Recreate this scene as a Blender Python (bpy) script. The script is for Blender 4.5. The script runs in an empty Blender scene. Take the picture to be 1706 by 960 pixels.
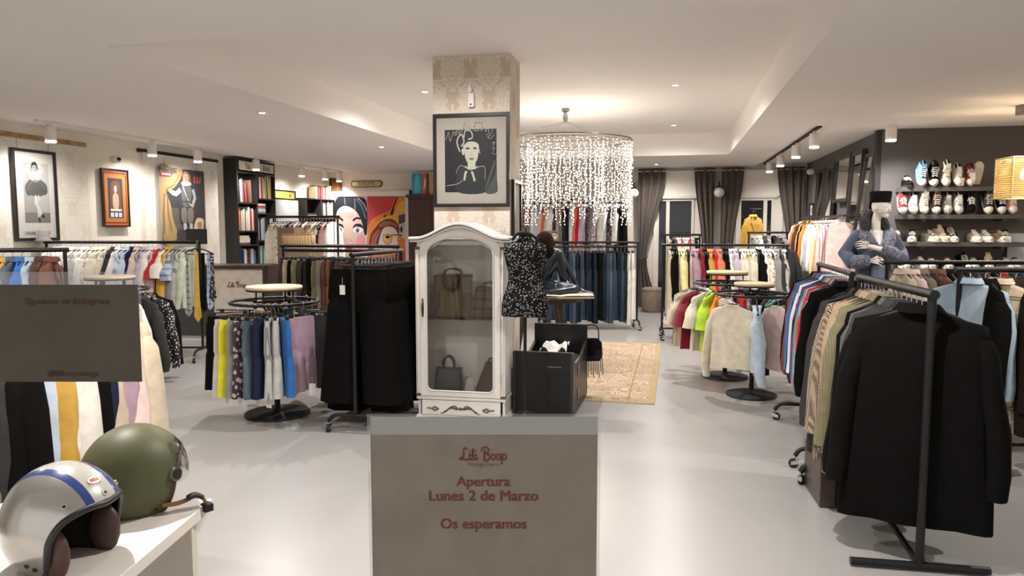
import bpy, bmesh, math, random
from mathutils import Vector, Matrix, noise
PI = math.pi
rnd = random.Random(11)
SC = bpy.context.scene
COL = SC.collection
sin, cos = math.sin, math.cos

# ---------------------------------------------------------------- camera, world, exposure
YAW, PITCH, FPX = math.radians(12.319), math.radians(4.858), 1200.0
cam = bpy.data.cameras.new('camera'); cam.sensor_width = 36; cam.lens = FPX/1706*36
cam.clip_start = .05; cam.clip_end = 100
camo = bpy.data.objects.new('camera', cam); COL.objects.link(camo)
camo.location = (0, 0, 1.65); camo.rotation_euler = (PI/2-PITCH, 0, YAW)
SC.camera = camo
W = bpy.data.worlds.new('night_street'); SC.world = W; W.use_nodes = True
W.node_tree.nodes['Background'].inputs[0].default_value = (1, .95, .9, 1)
W.node_tree.nodes['Background'].inputs[1].default_value = .7
SC.view_settings.view_transform = 'Standard'; SC.view_settings.look = 'None'
SC.view_settings.exposure = 0.68; SC.view_settings.gamma = 1; SC.view_settings.use_curve_mapping = False
try:
    SC.cycles.use_denoising = True; SC.cycles.max_bounces = 8; SC.cycles.diffuse_bounces = 5
    SC.cycles.transparent_max_bounces = 16; SC.cycles.sample_clamp_indirect = 6; SC.cycles.blur_glossy = .5
    SC.cycles.caustics_reflective = False; SC.cycles.caustics_refractive = False
except Exception: pass
WARM = (1, .945, .905)
LAMP_DOWN, LAMP_TRACK, LAMP_FAIRY, LAMP_PENDANT = 134, 62, 15, 8

def lamp(name, kind, loc, watts, parent, color=WARM, size=150, blend=1, radius=.06, aim=None):
    l = bpy.data.lights.new(name, kind); l.energy = watts; l.color = color
    if kind == 'SPOT': l.spot_size = math.radians(size); l.spot_blend = blend
    l.shadow_soft_size = radius
    o = bpy.data.objects.new(name, l); COL.objects.link(o); o.location = loc
    if aim: o.rotation_euler = (Vector(aim)).to_track_quat('-Z', 'Y').to_euler()
    o.parent = parent
    return o

# ---------------------------------------------------------------- materials
MATS = {}
def nodes(name):
    m = bpy.data.materials.new(name); m.use_nodes = True
    t = m.node_tree; return m, t, t.nodes, t.links, t.nodes['Principled BSDF']
def setp(b, rough=.6, metal=0, spec=.5):
    b.inputs['Roughness'].default_value = rough; b.inputs['Metallic'].default_value = metal
    b.inputs['Specular IOR Level'].default_value = spec
def ramp(N, L, src, stops, interp='LINEAR'):
    r = N.new('ShaderNodeValToRGB'); r.color_ramp.interpolation = interp
    e = r.color_ramp.elements
    while len(e) < len(stops): e.new(.5)
    for k, (p, c) in enumerate(stops): e[k].position = p; e[k].color = (*c, 1) if len(c) == 3 else c
    L.new(src, r.inputs[0]); return r.outputs[0]
def math_(N, L, op, a, b=None, c=None):
    n = N.new('ShaderNodeMath'); n.operation = op
    for i, v in enumerate((a, b, c)):
        if v is None: continue
        if isinstance(v, (int, float)): n.inputs[i].default_value = v
        else: L.new(v, n.inputs[i])
    return n.outputs[0]
def mixc(N, L, f, a, b):
    n = N.new('ShaderNodeMix'); n.data_type = 'RGBA'
    for i, v in ((0, f), (6, a), (7, b)):
        if isinstance(v, (int, float)): n.inputs[i].default_value = v
        elif isinstance(v, tuple): n.inputs[i].default_value = (*v, 1) if len(v) == 3 else v
        else: L.new(v, n.inputs[i])
    return n.outputs[2]
def noise_(N, L, scale, detail=3, vec=None, rough=.55):
    n = N.new('ShaderNodeTexNoise'); n.inputs['Scale'].default_value = scale; n.inputs['Detail'].default_value = detail
    n.inputs['Roughness'].default_value = rough
    if vec is not None: L.new(vec, n.inputs['Vector'])
    return n.outputs[0]
def objco(N): return N.new('ShaderNodeTexCoord').outputs['Object']
def stretch(N, L, vec, s, loc=(0, 0, 0), rot=(0, 0, 0)):
    n = N.new('ShaderNodeMapping'); n.inputs['Scale'].default_value = s; n.inputs['Location'].default_value = loc
    n.inputs['Rotation'].default_value = rot; L.new(vec, n.inputs['Vector']); return n.outputs[0]
def bump(N, L, b, h, strength=.2, dist=.01):
    n = N.new('ShaderNodeBump'); n.inputs['Strength'].default_value = strength; n.inputs['Distance'].default_value = dist
    L.new(h, n.inputs['Height']); L.new(n.outputs[0], b.inputs['Normal'])

def mat(name, col=(.5, .5, .5), rough=.6, metal=0, spec=.5, var=.0, scale=8, bmp=0, coat=0):
    if name in MATS: return MATS[name]
    m, t, N, L, b = nodes(name); setp(b, rough, metal, spec)
    b.inputs['Base Color'].default_value = (*col, 1)
    if coat: b.inputs['Coat Weight'].default_value = coat
    if var or bmp:
        n = noise_(N, L, scale, 4, objco(N))
        if var: L.new(ramp(N, L, n, [(.3, tuple(c*(1-var) for c in col)), (.7, tuple(min(1, c*(1+var)) for c in col))]), b.inputs['Base Color'])
        if bmp: bump(N, L, b, n, bmp)
    MATS[name] = m; return m
def emit(name, col, strength):
    if name in MATS: return MATS[name]
    m, t, N, L, b = nodes(name); b.inputs['Base Color'].default_value = (*col, 1)
    b.inputs['Emission Color'].default_value = (*col, 1); b.inputs['Emission Strength'].default_value = strength
    MATS[name] = m; return m
def glass(name, tint=(.97, .97, .96), gloss=.08):
    if name in MATS: return MATS[name]
    m, t, N, L, b = nodes(name); N.remove(b)
    a = N.new('ShaderNodeBsdfTransparent'); a.inputs[0].default_value = (*tint, 1)
    g = N.new('ShaderNodeBsdfGlossy'); g.inputs['Roughness'].default_value = .03
    f = N.new('ShaderNodeFresnel'); f.inputs[0].default_value = 1.45
    k = math_(N, L, 'ADD', math_(N, L, 'MULTIPLY', f.outputs[0], .8), gloss*.3)
    x = N.new('ShaderNodeMixShader'); L.new(k, x.inputs[0]); L.new(a.outputs[0], x.inputs[1]); L.new(g.outputs[0], x.inputs[2])
    L.new(x.outputs[0], N['Material Output'].inputs[0]); MATS[name] = m; return m

def cloth(name, col, pat='plain', col2=(.02, .02, .02)):
    if name in MATS: return MATS[name]
    m, t, N, L, b = nodes(name); setp(b, .9, 0, .12 if max(col) > .03 else .05)
    if max(col) > .05: b.inputs['Sheen Weight'].default_value = .12
    co = objco(N)
    base = ramp(N, L, noise_(N, L, 14, 3, co), [(.3, tuple(c*.86 for c in col)), (.7, tuple(min(1, c*1.1) for c in col))])
    fine = noise_(N, L, 260, 2, co)
    sx = N.new('ShaderNodeSeparateXYZ'); L.new(co, sx.inputs[0])
    def lines(o, f, w): # thin bands across one axis
        return math_(N, L, 'LESS_THAN', math_(N, L, 'PINGPONG', math_(N, L, 'MULTIPLY', sx.outputs[o], f), 1), w)
    out = base
    if pat == 'stripe': out = mixc(N, L, lines(0, 55, .35), base, col2)
    elif pat == 'check':
        k = math_(N, L, 'ADD', math_(N, L, 'MULTIPLY', lines(0, 26, .3), .5), math_(N, L, 'MULTIPLY', lines(2, 26, .3), .5))
        out = mixc(N, L, k, base, col2)
    elif pat == 'plaid':
        k = math_(N, L, 'MAXIMUM', lines(0, 11, .14), lines(2, 11, .14)); out = mixc(N, L, math_(N, L, 'MULTIPLY', k, .85), base, col2)
        out = mixc(N, L, math_(N, L, 'MULTIPLY', math_(N, L, 'MAXIMUM', lines(0, 22, .1), lines(2, 22, .1)), .4), out, (.85, .8, .7))
    elif pat == 'hound':
        v = stretch(N, L, co, (1, 1, 1), rot=(0, .78, 0)); c = N.new('ShaderNodeTexChecker'); c.inputs['Scale'].default_value = 110
        L.new(v, c.inputs['Vector']); out = mixc(N, L, c.outputs[1], base, col2)
    elif pat in ('dots', 'floral', 'tinydots'):
        v = N.new('ShaderNodeTexVoronoi'); v.inputs['Scale'].default_value = {'dots': 42, 'tinydots': 62}.get(pat, 24); L.new(co, v.inputs['Vector'])
        out = mixc(N, L, math_(N, L, 'LESS_THAN', v.outputs[0], .42 if pat == 'floral' else .33), base, col2)
    elif pat == 'denim':
        k = noise_(N, L, 5, 4, stretch(N, L, co, (1, 1, .25)))
        out = mixc(N, L, ramp(N, L, k, [(.42, (0, 0, 0)), (.7, (1, 1, 1))]), base, col2)
    elif pat == 'cord':
        out = mixc(N, L, math_(N, L, 'MULTIPLY', lines(0, 170, .5), .35), base, col2)
    elif pat == 'fur':
        out = mixc(N, L, ramp(N, L, noise_(N, L, 60, 5, co), [(.4, (0, 0, 0)), (.6, (1, 1, 1))]), base, col2); fine = noise_(N, L, 60, 6, co)
    L.new(out, b.inputs['Base Color'])
    if pat == 'fur': bump(N, L, b, fine, .8, .02)
    else: bump(N, L, b, math_(N, L, 'ADD', math_(N, L, 'MULTIPLY', fine, .06), noise_(N, L, 7, 3, stretch(N, L, co, (1, 1, .45)))), .55, .02)
    MATS[name] = m; return m

def damask(name, ground, figure, axes=(0, 2), cell=.34):
    """mirrored, half-dropped ornament: paler leaf scrolls on a plain ground"""
    if name in MATS: return MATS[name]
    m, t, N, L, b = nodes(name); setp(b, .7, 0, .3)
    sx = N.new('ShaderNodeSeparateXYZ'); L.new(objco(N), sx.inputs[0])
    X, Z = sx.outputs[axes[0]], sx.outputs[axes[1]]
    def half(offx, offz, seed):
        u = math_(N, L, 'PINGPONG', math_(N, L, 'ADD', X, offx), cell/2)      # mirrored across the axis of the motif
        v = math_(N, L, 'WRAP', math_(N, L, 'ADD', Z, offz), cell*1.5, 0)
        c = N.new('ShaderNodeCombineXYZ'); L.new(u, c.inputs[0]); L.new(v, c.inputs[1]); c.inputs[2].default_value = seed
        n = N.new('ShaderNodeTexNoise'); n.inputs['Scale'].default_value = 13/cell*.34; n.inputs['Detail'].default_value = 2.5
        n.inputs['Distortion'].default_value = 2.2; L.new(c.outputs[0], n.inputs['Vector'])
        veins = math_(N, L, 'PINGPONG', math_(N, L, 'MULTIPLY', n.outputs[0], 9), .5)
        du = math_(N, L, 'DIVIDE', u, cell*.40); dv = math_(N, L, 'DIVIDE', math_(N, L, 'SUBTRACT', v, cell*.75), cell*.62)
        r = math_(N, L, 'ADD', math_(N, L, 'MULTIPLY', du, du), math_(N, L, 'MULTIPLY', dv, dv))
        r = math_(N, L, 'ADD', r, math_(N, L, 'MULTIPLY', math_(N, L, 'SUBTRACT', n.outputs[0], .5), 1.6))
        body = math_(N, L, 'LESS_THAN', r, .72)
        return math_(N, L, 'MULTIPLY', body, math_(N, L, 'GREATER_THAN', veins, .17))
    k = math_(N, L, 'MAXIMUM', half(0, 0, 1.3), math_(N, L, 'MULTIPLY', half(cell/2, cell*.75, 5.1), .9))
    L.new(mixc(N, L, k, ground, figure), b.inputs['Base Color']); MATS[name] = m; return m

# ---------------------------------------------------------------- mesh helper
class M:
    def __init__(s): s.v = []; s.f = []; s.m = []; s.s = []
    def add(s, vs, fs, mi=0, sm=False):
        o = len(s.v); s.v += [tuple(v) for v in vs]
        for f in fs: s.f.append([i+o for i in f]); s.m.append(mi); s.s.append(sm)
        return s
    def box(s, x0, x1, y0, y1, z0, z1, mi=0, T=None):
        vs = [Vector((x, y, z)) for x in (x0, x1) for y in (y0, y1) for z in (z0, z1)]
        if T: vs = [T @ v for v in vs]
        return s.add(vs, [(0, 1, 3, 2), (4, 6, 7, 5), (0, 4, 5, 1), (2, 3, 7, 6), (0, 2, 6, 4), (1, 5, 7, 3)], mi)
    def loft(s, rings, mi=0, caps=(1, 1), sm=True, closed=True):
        n = len(rings[0]); fs = []
        for a in range(len(rings)-1):
            for i in range(n if closed else n-1):
                j = (i+1) % n; fs.append((a*n+i, a*n+j, (a+1)*n+j, (a+1)*n+i))
        vs = [p for r in rings for p in r]
        s.add(vs, fs, mi, sm)
        if closed and caps[0]: s.add(rings[0], [tuple(range(n))[::-1]], mi)
        if closed and caps[1]: s.add(rings[-1], [tuple(range(n))], mi)
        return s
    def tube(s, pts, r, n=8, closed=False, mi=0, flat=1, caps=(1, 1)):
        pts = [Vector(p) for p in pts]; k = len(pts); rs = r if isinstance(r, (list, tuple)) else [r]*k
        up = None; rings = []
        for i, p in enumerate(pts):
            d = (pts[(i+1) % k]-pts[i-1]) if closed else (pts[min(i+1, k-1)]-pts[max(i-1, 0)])
            d.normalize()
            if up is None: up = d.orthogonal() if abs(d.z) > .9 else Vector((0, 0, 1))
            a = d.cross(up)
            if a.length < 1e-4: a = d.orthogonal()
            a.normalize(); up = a.cross(d).normalized()
            rings.append([p+a*cos(2*PI*j/n)*rs[i]+up*sin(2*PI*j/n)*rs[i]*flat for j in range(n)])
        if closed:
            rings.append(rings[0]); return s.loft(rings, mi, (0, 0))
        return s.loft(rings, mi, caps)
    def cyl(s, p0, p1, r, n=12, mi=0, r1=None):
        return s.tube([p0, p1], [r, r if r1 is None else r1], n, mi=mi)
    def lathe(s, prof, n=24, c=(0, 0, 0), mi=0, sm=True, caps=(1, 1)):
        return s.loft([[(c[0]+r*cos(2*PI*i/n), c[1]+r*sin(2*PI*i/n), c[2]+z) for i in range(n)] for r, z in prof], mi, caps, sm)
    def prism(s, out, y0, y1, mi=0):
        """outline of (x, z) pairs, counter-clockwise seen from -y, given depth y0..y1"""
        n = len(out); a = [(x, y0, z) for x, z in out]; b = [(x, y1, z) for x, z in out]
        s.add(a, [tuple(range(n))], mi); s.add(b, [tuple(range(n))[::-1]], mi)
        return s.add(a+b, [(i, n+i, n+(i+1) % n, (i+1) % n) for i in range(n)], mi)
    def sphere(s, c, r, n=12, mi=0, sc=(1, 1, 1)):
        rings = []
        for i in range(n//2+1):
            e = -PI/2+PI*i/(n//2); q = max(cos(e), .002)
            rings.append([(c[0]+r*sc[0]*q*cos(2*PI*j/n), c[1]+r*sc[1]*q*sin(2*PI*j/n), c[2]+r*sc[2]*sin(e)) for j in range(n)])
        return s.loft(rings, mi)
    def mesh(s, name, mats, bevel=0, seg=2):
        me = bpy.data.meshes.new(name); me.from_pydata(s.v, [], s.f)
        me.polygons.foreach_set('material_index', s.m); me.polygons.foreach_set('use_smooth', s.s)
        for m in (mats if isinstance(mats, (list, tuple)) else [mats]): me.materials.append(m)
        if bevel:
            b = bmesh.new(); b.from_mesh(me); bmesh.ops.remove_doubles(b, verts=b.verts, dist=1e-5)
            es = [e for e in b.edges if len(e.link_faces) == 2 and e.calc_face_angle(0) > .6]
            bmesh.ops.bevel(b, geom=es, offset=bevel, segments=seg, affect='EDGES', profile=.5, clamp_overlap=True)
            b.to_mesh(me); b.free()
        me.update(); return me
    def build(s, name, mats, parent=None, loc=(0, 0, 0), rz=0, bevel=0, seg=2, rot=None):
        return link(name, s.mesh(name, mats, bevel, seg), parent, loc, rz, rot)

def link(name, me, parent=None, loc=(0, 0, 0), rz=0, rot=None):
    o = bpy.data.objects.new(name, me); COL.objects.link(o)
    o.location = loc; o.rotation_euler = rot if rot else (0, 0, rz); o.parent = parent
    return o
def tag(o, label, cat, group=None):
    o['label'] = label; o['category'] = cat
    if group: o['group'] = group
    return o
def thing(name, label, cat, loc=(0, 0, 0), rz=0, group=None, rot=None):
    return tag(link(name, None, None, loc, rz, rot), label, cat, group)
def struct(o): o['kind'] = 'structure'; return o
def recolor(o, m):
    if o.data and len(o.material_slots): o.material_slots[0].link = 'OBJECT'; o.material_slots[0].material = m
    return o
def dup(o, loc, rot):
    r = o.copy(); COL.objects.link(r); r.location = loc; r.rotation_euler = rot
    for ch in o.children:
        c = ch.copy(); COL.objects.link(c); c.parent = r
        for g in ch.children: d = g.copy(); COL.objects.link(d); d.parent = c
    return r
def T_(loc, rz=0, rx=0, ry=0):
    return Matrix.Translation(loc) @ Matrix.Rotation(rz, 4, 'Z') @ Matrix.Rotation(ry, 4, 'Y') @ Matrix.Rotation(rx, 4, 'X')
def smoothpts(pts, closed=False, k=6):
    """Catmull-Rom through the given points"""
    P = [Vector(p) for p in pts]; n = len(P); out = []
    for i in range(n if closed else n-1):
        a, b, c, d = (P[(i-1) % n], P[i], P[(i+1) % n], P[(i+2) % n]) if closed else (P[max(i-1, 0)], P[i], P[i+1], P[min(i+2, n-1)])
        for q in range(k):
            t = q/k; out.append(.5*((2*b)+(c-a)*t+(2*a-5*b+4*c-d)*t*t+(3*b-a-3*c+d)*t**3))
    if not closed: out.append(P[-1])
    return out
def remesh(m, name, mats, voxel, parent=None, loc=(0, 0, 0), rz=0, smooth=6):
    """fuse overlapping tapered limbs into one continuous skin"""
    me = m.mesh('tmp', mats); o = link('tmp', me)
    r = o.modifiers.new('r', 'REMESH'); r.mode = 'VOXEL'; r.voxel_size = voxel; r.use_smooth_shade = True
    s = o.modifiers.new('s', 'SMOOTH'); s.iterations = smooth; s.factor = .5
    dg = bpy.context.evaluated_depsgraph_get(); dg.update()
    new = bpy.data.meshes.new_from_object(o.evaluated_get(dg)); new.name = name
    bpy.data.objects.remove(o); bpy.data.meshes.remove(me)
    new.materials.clear()
    for q in (mats if isinstance(mats, (list, tuple)) else [mats]): new.materials.append(q)
    return link(name, new, parent, loc, rz)
def limb(m, pts, rs, n=12):
    m.tube(pts, rs, n)
    for p, r in ((pts[0], rs[0]), (pts[-1], rs[-1])): m.sphere(p, r*.98, 12)
    return m
def text(name, s, size, material, parent, loc, rot, align='CENTER', bold=0, shear=0, depth=.0004, space=1, xs=1):
    c = bpy.data.curves.new(name, 'FONT'); c.body = s; c.size = size; c.align_x = align; c.align_y = 'CENTER'
    c.shear = shear; c.extrude = depth; c.space_character = space; c.resolution_u = 3
    o = bpy.data.objects.new('tmp', c); COL.objects.link(o)
    dg = bpy.context.evaluated_depsgraph_get(); dg.update()
    me = bpy.data.meshes.new_from_object(o.evaluated_get(dg)); me.name = name
    bpy.data.objects.remove(o); bpy.data.curves.remove(c)
    if bold:   # heavier strokes: the outline again, a hair to either side
        q = bmesh.new(); q.from_mesh(me); src = me.copy()
        for k in (-1, 1):
            n0 = len(q.verts); q.from_mesh(src); q.verts.ensure_lookup_table()
            for v in q.verts[n0:]: v.co.x += k*bold*size; v.co.z += k*.00004
        q.to_mesh(me); q.free(); bpy.data.meshes.remove(src)
    if xs != 1:
        for v in me.vertices: v.co.x *= xs
    me.materials.clear(); me.materials.append(material)
    return link(name, me, parent, loc, 0, rot)
FACE_CAM, FACE_X = (PI/2, 0, 0), (PI/2, 0, PI/2)   # lettering that reads from -y, and from +x
ORD = 'first second third fourth fifth sixth seventh eighth ninth tenth eleventh twelfth thirteenth fourteenth fifteenth sixteenth seventeenth eighteenth nineteenth twentieth'.split()
TENS = {2: 'twenty', 3: 'thirty', 4: 'forty'}
def nth(i):
    if i < 20: return ORD[i]
    q, r = divmod(i+1, 10)
    return TENS[q][:-1]+'ieth' if r == 0 else TENS[q]+'-'+ORD[r-1]

def art(parent, name, shapes, y=0, step=.0003):
    """a flat print: layered filled outlines in (x, z), facing -y"""
    m = M(); mats = []
    for k, (c, pts) in enumerate(shapes):
        mm = mat('ink_%02d_%02d_%02d' % tuple(int(v*60) for v in c), c, .55, 0, .3)
        if mm not in mats: mats.append(mm)
        m.add([(x, y-step*k, z) for x, z in pts], [tuple(range(len(pts)))], mats.index(mm))
    return m.build(name, mats, parent)
def ell(cx, cz, rx, rz, n=20, a0=0, a1=360, tilt=0):
    o = []
    for i in range(n):
        a = math.radians(a0+(a1-a0)*i/(n if a1-a0 == 360 else n-1)); x, z = rx*cos(a), rz*sin(a)
        o.append((cx+x*cos(tilt)-z*sin(tilt), cz+x*sin(tilt)+z*cos(tilt)))
    return o
def blob(*p): return [(v.x, v.y) for v in smoothpts([(x, z, 0) for x, z in p], True, 5)]
def rect(x0, x1, z0, z1): return [(x0, z0), (x1, z0), (x1, z1), (x0, z1)]
def stroke(pts, w):
    """a thick line as one outline"""
    P = [Vector((x, z)) for x, z in pts]; l, r = [], []
    for i, p in enumerate(P):
        d = (P[min(i+1, len(P)-1)]-P[max(i-1, 0)]); d = d.normalized() if d.length else Vector((1, 0)); q = Vector((-d.y, d.x))*w/2
        l.append(tuple(p+q)); r.append(tuple(p-q))
    return l+r[::-1]
# ---------------------------------------------------------------- shared finishes
BLACK = mat('black_steel', (.009, .009, .009), .45, .2, .4)
BLACKM = mat('matt_black', (.008, .0075, .0075), .7)
CHROME = mat('chrome', (.75, .74, .72), .2, 1)
WHITE = mat('white_paint', (.80, .77, .73), .5)
CEIL = mat('ceiling_paint', (.86, .82, .795), .85, var=.015, scale=1.2)
CREAM = mat('cream_wall', (.74, .70, .62), .8, var=.02, scale=2)
GREYW = mat('charcoal_wall', (.105, .097, .098), .75, var=.06, scale=2)
WOODL = mat('pale_wood', (.72, .55, .36), .45, var=.1, scale=6)
WOODD = mat('dark_wood', (.05, .028, .02), .4, var=.25, scale=6)
SHELFK = mat('black_shelf', (.018, .016, .015), .5, var=.1, scale=5)
LEDW = emit('lamp_white', (1, .93, .8), 18)
LEDT = emit('track_lamp_white', (1, .92, .78), 14)
BULB = emit('fairy_bulb', (1, .90, .74), 4)
FIL = emit('filament_bulb', (1, .72, .34), 30)

# floor: poured grey micro-cement, softly mottled and glossy
fm, _, N, L, b = nodes('microcement'); setp(b, .3, 0, .5)
co = objco(N)
n1 = noise_(N, L, .9, 6, co, .65); n2 = noise_(N, L, 3, 5, co)
c1 = ramp(N, L, n1, [(.3, (.325, .315, .305)), (.7, (.36, .35, .34))])
L.new(mixc(N, L, math_(N, L, 'MULTIPLY', n2, .3), c1, (.355, .345, .33)), b.inputs['Base Color'])
b.inputs['Roughness'].default_value = .3

# ---------------------------------------------------------------- setting
def slab(name, x0, x1, y0, y1, z0, z1, m): return struct(M().box(x0, x1, y0, y1, z0, z1).build(name, m))
slab('floor', -8, 6, -3, 15.3, -.1, 0, fm)
HC, HR = 2.83, 3.19          # lower ceiling, tray ceiling
RX0, RX1, RY0, RY1 = -3.63, .92, 4.15, 12.38
EL, ER, EY, HS = -6.66, 1.62, 9.14, 2.875      # shallow perimeter step
cm = M()
def cs(x0, x1, y0, y1, z=HC): cm.box(x0, x1, y0, y1, z, z+.02)
cs(EL, RX0, -2, 15.3); cs(RX0, RX1, -2, RY0); cs(RX0, RX1, RY1, 15.3); cs(RX1, ER, -2, 15.3); cs(ER, 6, -2, EY)
cs(RX0, RX1, RY0, RY1, HR)
cm.box(RX0-.02, RX0-.0001, RY0, RY1, HC+.001, HR); cm.box(RX1+.0001, RX1+.02, RY0, RY1, HC+.001, HR)
cm.box(RX0, RX1, RY0-.02, RY0-.0001, HC+.001, HR); cm.box(RX0, RX1, RY1+.0001, RY1+.02, HC+.001, HR)
cs(-8, EL, -2, 15.3, HS); cs(ER, 6, EY, 15.3, HS)
cm.box(EL-.004, EL, -2, 15.3, HC, HS); cm.box(ER, ER+.004, EY, 15.3, HC, HS); cm.box(ER, 6, EY, EY+.004, HC, HS)
struct(cm.build('ceiling', CEIL))
slab('wall_left', -7.7, -7.6, -2, 15.3, 0, 2.9, CREAM)
slab('wall_back', -8, 2.6, 15.1, 15.3, 0, 2.9, CREAM)
slab('trim_5', 2.54, 2.6, 10.02, 10.14, 0, 2.87, mat('corner_trim', (.025, .02, .02), .6))
slab('wall_side', 2.6, 2.75, 10.151, 15.3, 0, 2.9, GREYW)
slab('wall_shoes', 2.6, 6, 10.0, 10.15, 0, 2.9, GREYW)
slab('wall_right', 5.4, 5.55, -1, 10.1, 0, 2.9, CREAM)
WP1 = damask('damask_pale', (.66, .61, .53), (.76, .73, .67), (1, 2), .42)
WP2 = damask('damask_gold', (.56, .46, .36), (.74, .68, .60), (0, 2), .34)
slab('trim_1', -7.6, -7.585, -1, 8.25, 0, 2.7, WP1)           # papered panels on the wall
slab('trim_2', -7.6, -7.56, 9.28, 11.05, 0, 2.74, WP1)
slab('trim_3', -7.6, -7.575, -1, 8.25, 2.7, 2.76, mat('poster_edge_brown', (.35, .22, .1), .7, var=.5, scale=9))
slab('trim_4', -7.6, -7.565, 9.2, 11.1, 2.74, 2.79, BLACKM)
slab('baseboard_left', -7.6, -7.58, 8.3, 9.25, 0, .1, WHITE)
slab('baseboard_back', -7.6, -.9, 15.08, 15.1, 0, .1, WHITE)
# facade the photograph looks through, set square to the lens
fac = thing('wall_front', 'shop front wall with a wide window opening', 'wall', (-.93*sin(YAW), .93*cos(YAW), 0), YAW)
del fac['category']; del fac['label']; struct(fac)
M().box(-8.5, -2.4, -.12, .12, 0, 2.83).build('wall_section', CREAM, fac)
M().box(2.4, 6.6, -.12, .12, 0, 2.83).build('wall_section', CREAM, fac)
M().box(-2.4, 2.4, -.12, .12, 2.62, 2.83).build('lintel', CREAM, fac)
pm, _, N, L, b = nodes('clear_pane'); N.remove(b); tr = N.new('ShaderNodeBsdfTransparent'); tr.inputs[0].default_value = (1, 1, 1, 1)
L.new(tr.outputs[0], N['Material Output'].inputs[0])
w = thing('window_1', 'x', 'x', fac.location, YAW); del w['category']; del w['label']; struct(w)
M().box(-2.4, 2.4, .004, .012, .03, 2.62).build('pane', pm, w)
# back windows: cream reveals, dark night panes, blinds
NIGHT = mat('night_pane', (.012, .014, .018), .06, 0, .6)
LEADM = mat('window_frame_cream', (.70, .66, .58), .5)
for k, (x0, x1) in enumerate(((-.22, .42), (1.38, 1.95))):
    w = link('window_%d' % (k+2), None, None, (0, 15.1, 0)); struct(w)
    M().box(x0, x1, -.03, -.01, .1, 2.17).build('pane', NIGHT, w)
    f = M(); f.box(x0-.05, x0, -.07, 0, 0, 2.22); f.box(x1, x1+.05, -.07, 0, 0, 2.22); f.box(x0, x1, -.07, 0, 2.17, 2.22); f.box(x0, x1, -.07, 0, 0, .12)
    f.build('frame', LEADM, w)
    xm = x0+(.14 if k == 0 else .42)
    M().box(xm, xm+.07, -.06, -.005, .12, 2.17).build('mullion', LEADM, w)
    f = M(); f.box(x0-.1, x0-.05, -.12, 0, 0, 2.3); f.box(x1+.05, x1+.22, -.05, 0, 0, 2.78); f.box(x0-.1, x1+.1, -.12, 0, 2.22, 2.27)
    f.build('architrave', CREAM, w)
    bl = M().box(x0-.2, x1+.2, -.10, -.095, 2.25, 2.76)
    tag(bl.build('roller_blind', mat('blind_white', (.86, .83, .76), .8), None, (0, 15.1, 0)), 'white roller blind pulled down over the glazed door '+('beside the jeans rack' if k == 0 else 'near the mirrors'), 'blind', 'blinds over the doors')
# dim courtyard things seen through / on the panes are left to reflections of the shop

# pillar with papered faces
pil = link('pillar', None, None, (-1.775, 6.38, 0)); struct(pil)
M().box(-.355, .355, 0, .45, 0, 3.19).build('pillar_core', [damask('damask_gold', 0, 0)], pil)
s2 = damask('damask_gold_side', (.60, .50, .40), (.74, .68, .60), (1, 2), .34)
M().box(.355, .36, 0, .45, 0, 3.19).build('pillar_side_paper', s2, pil)

# ---------------------------------------------------------------- ceiling lamps
def downlight(x, y, z, label, w=LAMP_DOWN, g='recessed downlights'):
    t = thing('downlight', label, 'light', (x, y, z), 0, g)
    M().lathe([(.030, -.002), (.048, -.006), (.055, -.001), (.055, 0)], 20).build('trim_ring', WHITE, t)
    M().lathe([(.030, -.003), (.030, -.0025)], 16).build('diffuser', LEDW, t)
    lamp('bulb', 'SPOT', (0, 0, -.03), w, t, size=165, blend=.9, radius=.04)
downlight(-1.85, 5.27, HR, 'recessed downlight in the tray ceiling, first one over the window side')
downlight(-2.77, 8.0, HR, 'recessed downlight in the tray ceiling beside the papered pillar')
downlight(.03, 8.21, HR, 'recessed downlight in the tray ceiling, over the flowered rug')
downlight(.03, 11.4, HR, 'recessed downlight in the tray ceiling nearest the curtains'.replace('nearest', 'beside'))
downlight(-4.16, 6.88, HC, 'recessed downlight in the lower ceiling over the shorts rack')
downlight(-4.2, 10.16, HC, 'recessed downlight in the lower ceiling before the pop-art mural')
downlight(-.27, 14.08, HC, 'recessed downlight in the lower ceiling before the curtains', 90)
downlight(-4.9, 3.4, HC, 'added unseen fill downlight in the lower ceiling above the coloured jackets', 130)  # downlights from here on are out of view, added to lift the ceiling
downlight(2.9, 4.6, HC, 'added unseen fill downlight in the lower ceiling above the blazer rack', 120)
downlight(.2, 3.0, HC, 'added unseen fill downlight in the lower ceiling behind the shop window', 170)
downlight(-2.2, 2.2, HC, 'added unseen fill downlight in the lower ceiling above the helmets', 170)
downlight(3.4, 7.6, HC, 'added unseen fill downlight in the lower ceiling above the leather jackets', 110)
def tracklamp(x, y, z, label, aim, w=LAMP_TRACK, g=None):
    t = thing('track_spotlight', label, 'light', (x, y, z), 0, g)
    M().box(-.015, .015, -.03, .03, -.03, 0).build('adapter', WHITE, t)
    M().lathe([(.058, 0), (.062, -.005), (.062, -.15), (.056, -.165), (.052, -.16)], 20, (0, 0, -.03)).build('lamp_body', WHITE, t, bevel=0)
    M().lathe([(.05, -.212), (.057, -.207), (.057, -.196), (.04, -.194)], 16).build('lens', LEDT, t)
    lamp('bulb', 'SPOT', (0, 0, -.225), w, t, size=150, blend=1, radius=.04, aim=aim)
tl = tag(M().box(-.018, .018, 7.0, 14.9, -.03, 0).build('lighting_track', WHITE, None, (-7.1, 0, HS)), 'long white lighting track above the framed pictures', 'track')
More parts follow.
